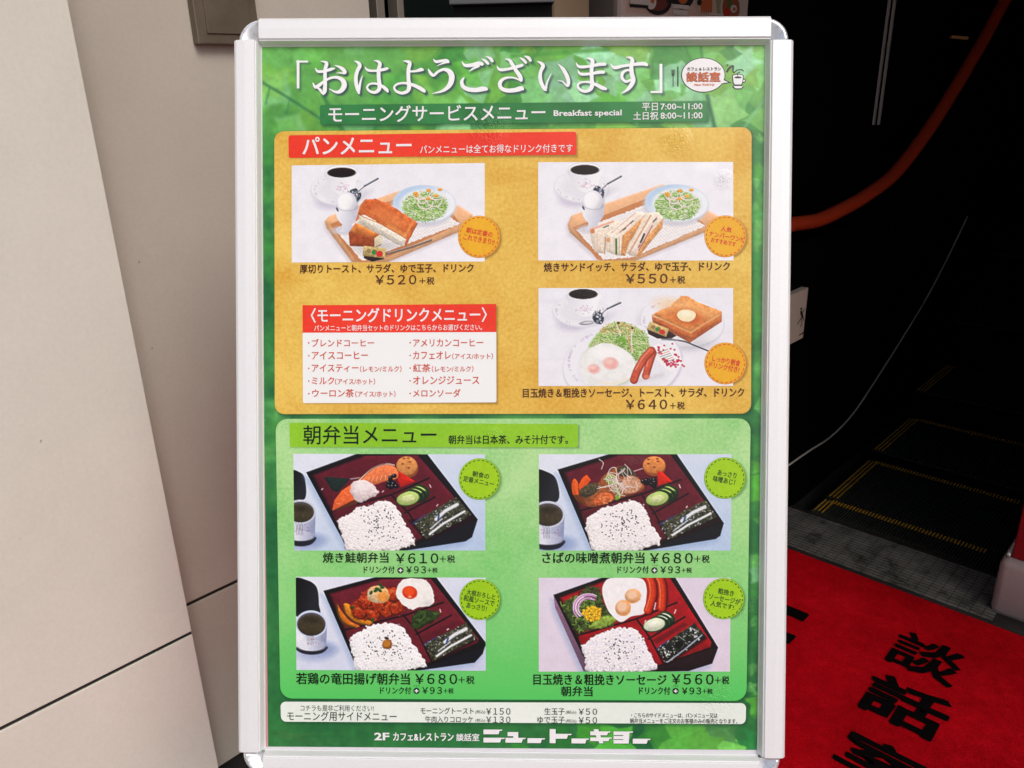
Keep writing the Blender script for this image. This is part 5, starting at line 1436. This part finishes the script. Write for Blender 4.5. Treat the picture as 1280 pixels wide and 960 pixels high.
def teacup(p, x, y, rx, ry, h, tint=(206, 210, 226), lid=None):
    p.ell(x + rx * .7, y + h * .9, rx * .9, ry * .5, (120, 142, 196), 0, 40, .55)
    if lid: p.poly(lid, grad((16, 16, 20), (44, 46, 54), lid[0], lid[2], .1), 6, smooth=True)
    p.ell(x + 20, y + h, rx * 1.2, ry * .7, (150, 165, 205), 0, 40, .6)
    p.poly([(x - rx, y), (x + rx, y), (x + rx * .93, y + h * .8), (x + rx * .7, y + h), (x - rx * .7, y + h), (x - rx * .93, y + h * .8)], grad((236, 238, 246), (150, 158, 190), (x - rx * .3, y), (x + rx, y + h * .3), .04), 4)
    p.poly([(x - rx * .93, y + h * .84), (x + rx * .93, y + h * .80), (x + rx * .72, y + h * 1.04), (x, y + h * 1.12), (x - rx * .7, y + h * 1.04)], (44, 44, 58), 8, smooth=True)
    p.ell(x, y + h * .78, rx * .93, ry * .42, grad((226, 228, 240), (160, 166, 196), (x - rx * .3, y), (x + rx, y), .04), 0, 8)
    p.ell(x, y, rx, ry, tint, 0, 4); p.ell(x, y + 2, rx * .90, ry * .86, (96, 92, 96), 0, 5); p.ell(x, y + 8, rx * .84, ry * .76, tex((82, 72, 52), .14, 18), 0, 6)
    p.mul(x, y - ry * .3, rx * .5, ry * .3, .7)
    for k in range(5): p.line([(x - rx * .3 + k * 9, y + h * .35 + (k % 2) * 12), (x - rx * .28 + k * 9 + 3, y + h * .75)], 2.4, (70, 64, 84), 3, .7)
    for k in range(7): p.ell(x - rx * .4 + rs.rand() * rx * 1.1, y + h * (.38 + .35 * rs.rand()), 5, 3, (190, 90, 110), 0, 3, .6)


BGA, BGB = (228, 232, 244), (186, 206, 234)
MAR = (102, 30, 46)
# picture 4: grilled salmon
p = start(34, 36, 1214, 630, BGA, BGB)
teacup(p, 74, 392, 94, 74, 190, lid=[(20, 150), (70, 148), (104, 190), (104, 310), (20, 312)])
box(p, [(112, 150), (440, 30), (855, 30), (1168, 438), (700, 632), (372, 640)], [(112, 150), (380, 640), (700, 634), (1092, 574), (1132, 548), (1168, 438)],
    [(150, 166), (465, 48), (800, 42), (1108, 400), (1108, 424), (712, 606), (366, 610), (268, 400)], MAR, [[(258, 388), (640, 285), (868, 184)], [(634, 285), (745, 402), (836, 560)], [(720, 396), (905, 300)]])
p.poly([(730, 440), (1130, 412), (1150, 442), (850, 572)], (46, 12, 22), 14, .8)
p.poly([(220, 176), (384, 188), (306, 272), (270, 262)], tex((38, 54, 50), .15, 14), 5)
p.line([(385, 190), (440, 182)], 6, (196, 180, 186), 4, .8)
p.poly([(270, 386), (284, 322), (330, 262), (400, 215), (440, 205), (420, 345), (300, 384)], tex((238, 112, 58), .08, 12), 5); 
p.poly([(420, 345), (440, 300), (270, 386), (282, 392)], (60, 34, 34), 6, .7)
p.poly([(430, 206), (520, 130), (590, 104), (650, 110), (684, 150), (672, 186), (590, 206), (520, 226)], tex((240, 132, 82), .08, 12), 5, smooth=True)
for k in range(7): p.line([(500 + k * 26, 186 - k * 6), (486 + k * 28, 210 - k * 4)], 3.4, (252, 196, 158), 4, .8)
for k in range(4): p.line([(296 + k * 26, 340 - k * 32), (330 + k * 20, 344 - k * 26)], 3.4, (250, 180, 140), 4, .6)
p.line([(440, 198), (520, 128), (600, 98), (655, 104)], 9, (226, 206, 186), 5, .8, True); p.line([(450, 194), (525, 126), (600, 96)], 4, (84, 66, 60), 3, .8, True)
p.poly([(384, 262), (400, 214), (450, 196), (505, 210), (552, 258), (556, 282), (500, 310), (434, 334), (398, 300)], tex((234, 218, 218), .07, 10), 6, smooth=True, jag=4); p.ell(450, 240, 40, 26, (248, 240, 240), 0, 22, .7)
p.ell(738, 120, 66, 62, (150, 84, 44), 0, 5); p.ell(732, 108, 64, 58, tex((222, 152, 88), .10, 12), 0, 6)
for (x, y) in ((706, 96), (752, 84), (745, 120), (716, 62), (742, 60)): p.ell(x, y, 9, 6, (150, 80, 46), 0, 5, .8)
p.poly([(682, 142), (700, 150), (784, 204), (694, 240), (676, 196)], tex((214, 44, 28), .08, 20), 6)
for k in range(15):
    x, y = 640 + rs.randn() * 26, 222 + rs.randn() * 18; p.ell(x, y, 15, 14, (24, 18, 24), 0, 4); p.ell(x - 4, y - 5, 3, 3, (190, 186, 196), 0, 3, .8)
cucumber(p, 738, 310)
for (a, b) in (((872, 224), (880, 240)), ((915, 356), (922, 346)), ((206, 256), (214, 250)), ((580, 270), (588, 262))): p.line([a, b], 6, (236, 190, 200), 4, .9)
rice(p, [(305, 470), (322, 425), (385, 400), (430, 362), (520, 348), (580, 322), (640, 338), (672, 372), (700, 430), (740, 500), (784, 584), (740, 606), (640, 632), (380, 640), (340, 560)], (550, 480, 70, 64, 95))
nori(p, [(768, 458), (1036, 300), (1128, 410), (848, 562)])
p.mesh('photo_print', [(366.7, 567.1), (606.2, 568), (606.8, 688), (368.1, 688.1)], Z2, poster, m_paint)['label'] = 'picture of a grilled salmon lunch box'

# picture 5: simmered mackerel
p = start(42, 38, 1226, 630, BGA, BGB)
teacup(p, 96, 408, 104, 82, 196, lid=[(20, 146), (90, 146), (150, 195), (158, 325), (20, 330)])
box(p, [(158, 132), (500, 30), (884, 30), (1182, 462), (680, 634), (372, 640)], [(158, 132), (375, 640), (680, 634), (1132, 560), (1160, 540), (1182, 462)],
    [(196, 150), (520, 46), (850, 42), (1130, 420), (1130, 436), (700, 606), (380, 612), (300, 400)], MAR, [[(298, 384), (680, 282), (914, 194)], [(672, 282), (756, 402), (842, 566)], [(742, 402), (960, 280)]])
p.poly([(760, 450), (1140, 424), (1160, 450), (860, 572)], (46, 12, 22), 14, .8)
p.poly([(556, 60), (700, 46), (720, 90), (600, 110)], tex((120, 66, 74), .25, 12), 16, .5); p.line([(616, 146), (680, 126)], 5, (214, 160, 170), 3)
p.poly([(262, 188), (284, 222), (290, 290), (352, 356), (300, 340), (252, 288), (244, 220)], tex((232, 102, 34), .08, 14), 5, smooth=True); p.poly([(336, 164), (362, 196), (330, 236), (292, 276), (286, 226), (310, 182)], tex((236, 98, 30), .08, 14), 5)
p.poly([(352, 356), (290, 286), (250, 290), (300, 345)], (70, 50, 30), 7, .7)
p.poly([(296, 280), (330, 230), (400, 220), (440, 170), (540, 110), (600, 130), (660, 190), (690, 240), (660, 270), (500, 320), (390, 362), (340, 350)], tex((150, 84, 46), .2, 14, 4, (176, 106, 62)), 6, smooth=True)
p.poly([(290, 276), (320, 236), (380, 214), (416, 230), (400, 270), (330, 306)], tex((92, 82, 60), .3, 10), 6, smooth=True); p.poly([(520, 130), (560, 108), (610, 130), (648, 178), (600, 172), (550, 176)], tex((84, 74, 56), .3, 10), 6, smooth=True)
p.poly([(370, 340), (420, 280), (480, 280), (500, 320), (420, 352)], tex((214, 110, 60), .2, 10), 7, smooth=True)
p.poly([(560, 190), (620, 170), (672, 220), (640, 270), (560, 270)], tex((206, 156, 126), .2, 9), 10, smooth=True)
for k in range(14): p.ell(400 + 90 * rs.rand(), 290 + 50 * rs.rand(), 8, 4, (240, 160, 110), rs.rand() * 180, 4, .7)
for (x, y) in ((466, 200), (484, 176), (524, 262), (530, 300), (505, 215)): p.ell(x, y, 26, 13, tex((140, 176, 58), .15, 8), rs.rand() * 180, 6)
for k in range(46):
    x, y = 530 + rs.randn() * 46, 215 + rs.randn() * 34; t = .9 + rs.randn() * .7; L = 26 + 30 * rs.rand(); q = rs.randn() * 18
    L *= .8; p.line([(x - L * math.cos(t), y - L * math.sin(t)), (x + q, y - q * .4), (x + L * math.cos(t), y + L * math.sin(t))], 3.6, (232, 222, 214) if k % 3 else (206, 188, 176), 3, .9, True)
p.line([(455, 190), (480, 130), (515, 124), (520, 190)], 4, (236, 228, 222), 3, .9, True); p.line([(400, 250), (500, 222)], 4, (236, 228, 222), 3, .9)
p.ell(752, 114, 70, 58, (160, 88, 40), 0, 5); p.ell(750, 104, 68, 53, tex((228, 146, 80), .10, 12), 0, 6)
for (x, y) in ((716, 96), (775, 82), (752, 118), (716, 70), (770, 66)): p.ell(x, y, 9, 5, (120, 60, 36), 0, 5, .8)
p.poly([(770, 142), (800, 146), (862, 206), (776, 232)], tex((222, 46, 26), .08, 20), 6)
for k in range(15):
    x, y = 718 + rs.randn() * 24, 210 + rs.randn() * 17; p.ell(x, y, 16, 15, (20, 14, 20), 0, 4); p.ell(x - 4, y - 5, 3, 3, (180, 176, 186), 0, 3, .8)
cucumber(p, 770, 312)
for (a, b) in (((905, 226), (912, 244)), ((950, 366), (955, 358))): p.line([a, b], 7, (240, 200, 206), 4, .9)
rice(p, [(326, 470), (345, 420), (400, 390), (450, 360), (540, 346), (600, 322), (665, 338), (700, 380), (720, 440), (756, 500), (794, 584), (750, 602), (620, 632), (390, 640), (350, 560)], (570, 470, 66, 62, 95))
nori(p, [(786, 466), (1066, 318), (1136, 424), (838, 566)])
p.mesh('photo_print', [(673.5, 567.7), (914.4, 567.7), (913.4, 688), (674.1, 688.1)], Z2, poster, m_paint)['label'] = 'picture of a simmered mackerel lunch box'

# picture 6: fried chicken
p = start(48, 28, 1218, 605, BGA, (206, 212, 236))
teacup(p, 142, 320, 98, 84, 170, (206, 218, 244), [(30, 50), (120, 50), (178, 96), (190, 200), (186, 260), (30, 260)])
box(p, [(218, 114), (560, 22), (910, 22), (1218, 430), (1218, 452), (770, 612), (430, 612)], [(218, 114), (430, 612), (760, 612), (1150, 555), (1200, 500), (1218, 440)],
    [(252, 132), (560, 42), (880, 36), (1176, 410), (1166, 432), (800, 584), (440, 588), (350, 370)], (112, 34, 48), [[(345, 356), (725, 262), (955, 182)], [(712, 262), (800, 375), (884, 548)], [(790, 380), (1004, 262)]])
p.poly([(800, 400), (1060, 290), (1170, 420), (900, 548)], (92, 24, 40), 14, .5)
p.poly([(300, 195), (330, 240), (380, 300), (440, 332), (400, 342), (340, 316), (306, 262)], tex((206, 116, 34), .12, 12), 5, smooth=True); p.line([(300, 200), (312, 265), (350, 318), (410, 340)], 8, (60, 70, 34), 5, .9, True)
p.poly([(342, 196), (380, 200), (440, 270), (520, 300), (490, 326), (410, 305), (352, 250)], tex((226, 144, 36), .12, 12), 5, smooth=True); p.line([(342, 205), (360, 262), (420, 308), (490, 324)], 7, (80, 70, 30), 5, .8, True)
p.poly([(380, 210), (440, 160), (480, 110), (560, 110), (660, 90), (700, 160), (716, 225), (690, 255), (600, 260), (530, 290), (440, 290)], tex((160, 52, 22), .25, 14, 4, (186, 70, 30)), 8, smooth=True, jag=5)
for (x, y, a, b) in ((440, 240, 50, 40), (520, 255, 46, 34), (600, 220, 52, 44), (665, 210, 44, 42), (540, 180, 60, 46), (650, 130, 40, 50), (470, 180, 40, 36)):
    p.ell(x + 2, y + 7, a + 3, b + 3, (74, 20, 10), 0, 12, .75, jag=5); p.ell(x, y, a, b, tex((208, 82, 34), .30, 10, 6, (160, 46, 18)), rs.rand() * 90, 6, 1, jag=6); p.ell(x - a * .2, y - b * .35, a * .4, b * .25, (240, 140, 84), 0, 10, .55)
for k in range(60):
    x, y = 420 + 280 * rs.rand(), 120 + 160 * rs.rand(); p.ell(x, y, 5, 2.6, (244, 160, 110) if k % 3 == 0 else (96, 28, 14), rs.rand() * 180, 4, .5)
p.poly([(488, 160), (500, 100), (540, 78), (600, 90), (626, 140), (600, 180), (550, 190), (510, 180)], tex((226, 214, 196), .10, 9, 5, (236, 170, 90)), 7, smooth=True, jag=4); p.ell(585, 150, 36, 30, tex((232, 150, 60), .15, 10), 0, 16, .8)
for (x, y) in ((548, 100), (566, 74), (580, 92), (540, 112), (566, 110), (520, 292), (395, 216), (512, 124)): p.ell(x, y, 14, 9, tex((44, 92, 36), .2, 6), rs.rand() * 180, 5)
p.poly([(668, 110), (690, 60), (720, 36), (800, 36), (850, 46), (886, 90), (900, 160), (880, 200), (800, 216), (760, 228), (700, 190), (672, 150)], tex((244, 240, 236), .03, 24), 5, smooth=True, jag=3); p.mul(860, 190, 30, 30, .92)
p.ell(750, 122, 47, 40, (214, 60, 20), 12, 6); p.ell(746, 114, 36, 27, (242, 92, 36), 12, 14, .9); p.ell(750, 148, 12, 6, (250, 190, 160), 0, 5, .8)
p.poly([(760, 300), (772, 260), (820, 232), (900, 234), (935, 250), (910, 290), (850, 320), (800, 350), (770, 345)], tex((40, 60, 30), .3, 14, 3, (66, 88, 42)), 7, smooth=True, jag=6)
for k in range(18): p.ell(775 + 140 * rs.rand(), 240 + 80 * rs.rand(), 16, 7, [(78, 104, 46), (28, 42, 24), (100, 124, 60)][k % 3], rs.rand() * 180, 6, .6)
for (a, b) in (((936, 226), (940, 242)), ((980, 352), (988, 346))): p.line([a, b], 7, (240, 200, 206), 4, .9)
rice(p, [(382, 440), (390, 395), (450, 360), (500, 330), (580, 316), (650, 314), (710, 340), (742, 392), (770, 440), (820, 510), (852, 572), (800, 584), (700, 612), (450, 612), (400, 530)], (612, 450, 72, 52, 105), (246, 246, 250))
p.ell(606, 406, 14, 8, (40, 36, 36), 20, 5); p.ell(610, 444, 30, 30, (150, 92, 34), 0, 5); p.ell(606, 438, 24, 22, tex((192, 128, 50), .1, 10), 0, 10)
nori(p, [(838, 440), (1100, 306), (1160, 404), (890, 548)])
p.mesh('photo_print', [(369.8, 720.8), (607.2, 722.1), (607.2, 838.3), (370.6, 837.3)], Z2, poster, m_paint)['label'] = 'picture of a fried chicken lunch box'

# picture 7: sausages and double fried egg
p = start(42, 30, 1220, 612, (226, 216, 232), (226, 212, 228))
box(p, [(132, 136), (450, 22), (876, 22), (1146, 462), (700, 616), (362, 616)], [(132, 136), (142, 215), (318, 612), (700, 618), (965, 608), (1110, 562), (1146, 462)],
    [(168, 152), (470, 38), (846, 30), (1104, 430), (1098, 460), (690, 604), (372, 604), (282, 400)], (160, 24, 34), [[(278, 388), (640, 286), (890, 184)], [(644, 286), (725, 400), (806, 556)], [(716, 410), (940, 272)]], sidec=(150, 112, 138))
p.poly([(700, 610), (1105, 470), (1145, 466), (1110, 562), (965, 608)], tex((46, 26, 34), .1, 14), 5)
p.poly([(740, 420), (930, 310), (960, 320), (770, 440)], (100, 18, 30), 10, .6)
# lettuce, onion, corn
lv = [(186, 190), (240, 160), (300, 130), (330, 84), (400, 90), (428, 130), (440, 190), (500, 250), (524, 300), (440, 340), (340, 352), (290, 384), (240, 320), (200, 250)]
p.poly(lv, tex((86, 110, 50), .35, 16, 4, (56, 60, 38)), 7, smooth=True, jag=10)
for k in range(260):
    x, y = 190 + 340 * rs.rand(), 84 + 300 * rs.rand()
    if inside(lv, x, y, 4):
        t = rs.rand() * 6.28; L = 8 + 14 * rs.rand(); dark = x > 400 and y < 260 or y < 150
        c = [(128, 160, 70), (166, 192, 96), (66, 92, 42), (96, 132, 54)][rs.randint(4)] if not dark else [(60, 38, 44), (84, 60, 50), (96, 116, 56), (40, 30, 34)][rs.randint(4)]
        p.line([(x, y), (x + L * math.cos(t), y + L * math.sin(t)), (x + L * 1.6 * math.cos(t + .8), y + L * 1.6 * math.sin(t + .8))], 6, c, 5, .8, True)
p.poly([(390, 300), (430, 270), (510, 272), (520, 300), (440, 335), (380, 345), (350, 330)], tex((150, 178, 76), .2, 12), 8, smooth=True, jag=6)
for k in range(30):
    t = rs.rand() * 1.2 + 2.2; R = 60 + 40 * rs.rand()
    P = [(350 + R * math.cos(t + q), 215 + R * .9 * math.sin(t + q)) for q in np.linspace(0, 2.0, 6)]
    p.line(P, 5, [(226, 186, 220), (200, 150, 196), (240, 220, 236), (150, 90, 140)][k % 4], 3, .9, True)
for k in range(75):
    t = rs.rand() * 6.28; q = math.sqrt(rs.rand()); x, y = 372 + q * 58 * math.cos(t), 254 + q * 44 * math.sin(t)
    p.ell(x, y, 11, 9, (176, 120, 20), rs.rand() * 180, 4, .8); p.ell(x - 1, y - 2, 9, 7, (250, 206, 50), rs.rand() * 180, 4)
# eggs
p.poly([(432, 120), (440, 70), (480, 32), (600, 26), (680, 40), (705, 100), (700, 180), (690, 250), (610, 270), (545, 304), (480, 250), (450, 190)], tex((246, 242, 244), .025, 24), 5, smooth=True)
for (x, y, a, b, t) in ((620, 142, 50, 44, -10), (560, 216, 48, 50, 30)):
    p.ell(x, y, a, b, tex((236, 178, 126), .06, 14), t, 6); p.ell(x - 6, y - 6, a * .62, b * .6, (246, 208, 180), t, 16, .85)
p.line([(545, 255), (575, 262), (600, 240)], 10, (238, 160, 70), 8, .8, True); p.line([(575, 175), (620, 186), (660, 165)], 8, (238, 160, 70), 8, .8, True)
for P in ([(770, 20), (792, 60), (800, 130), (796, 215)], [(715, 20), (735, 70), (738, 140), (712, 230)]):
    p.line([(x + 8, y + 4) for x, y in P], 56, (70, 10, 16), 14, .7, True); p.line(P, 50, (176, 40, 18), 5, 1, True); p.line([(x - 3, y) for x, y in P], 34, tex((222, 76, 36), .08, 12), 14, .95, True); p.line([(x - 12, y) for x, y in P], 5, (246, 150, 110), 8, .8, True)
cucumber(p, 752, 322, .95, True)
for (a, b) in (((760, 186), (752, 226)), ((884, 230), (876, 250)), ((695, 305), (700, 296))): p.line([a, b], 7, (244, 206, 214), 4, .9)
rice(p, [(304, 460), (340, 430), (370, 395), (430, 372), (500, 346), (590, 340), (650, 362), (680, 400), (720, 490), (775, 588), (700, 612), (360, 612), (330, 540)], (545, 470, 66, 52, 70), (236, 230, 242))
nori(p, [(766, 468), (1000, 312), (1074, 396), (826, 566)], False)
p.mesh('photo_print', [(673.5, 722.1), (913.2, 722.1), (912.4, 839.3), (673.5, 839.3)], Z2, poster, m_paint)['label'] = 'picture of a sausage and fried egg lunch box'
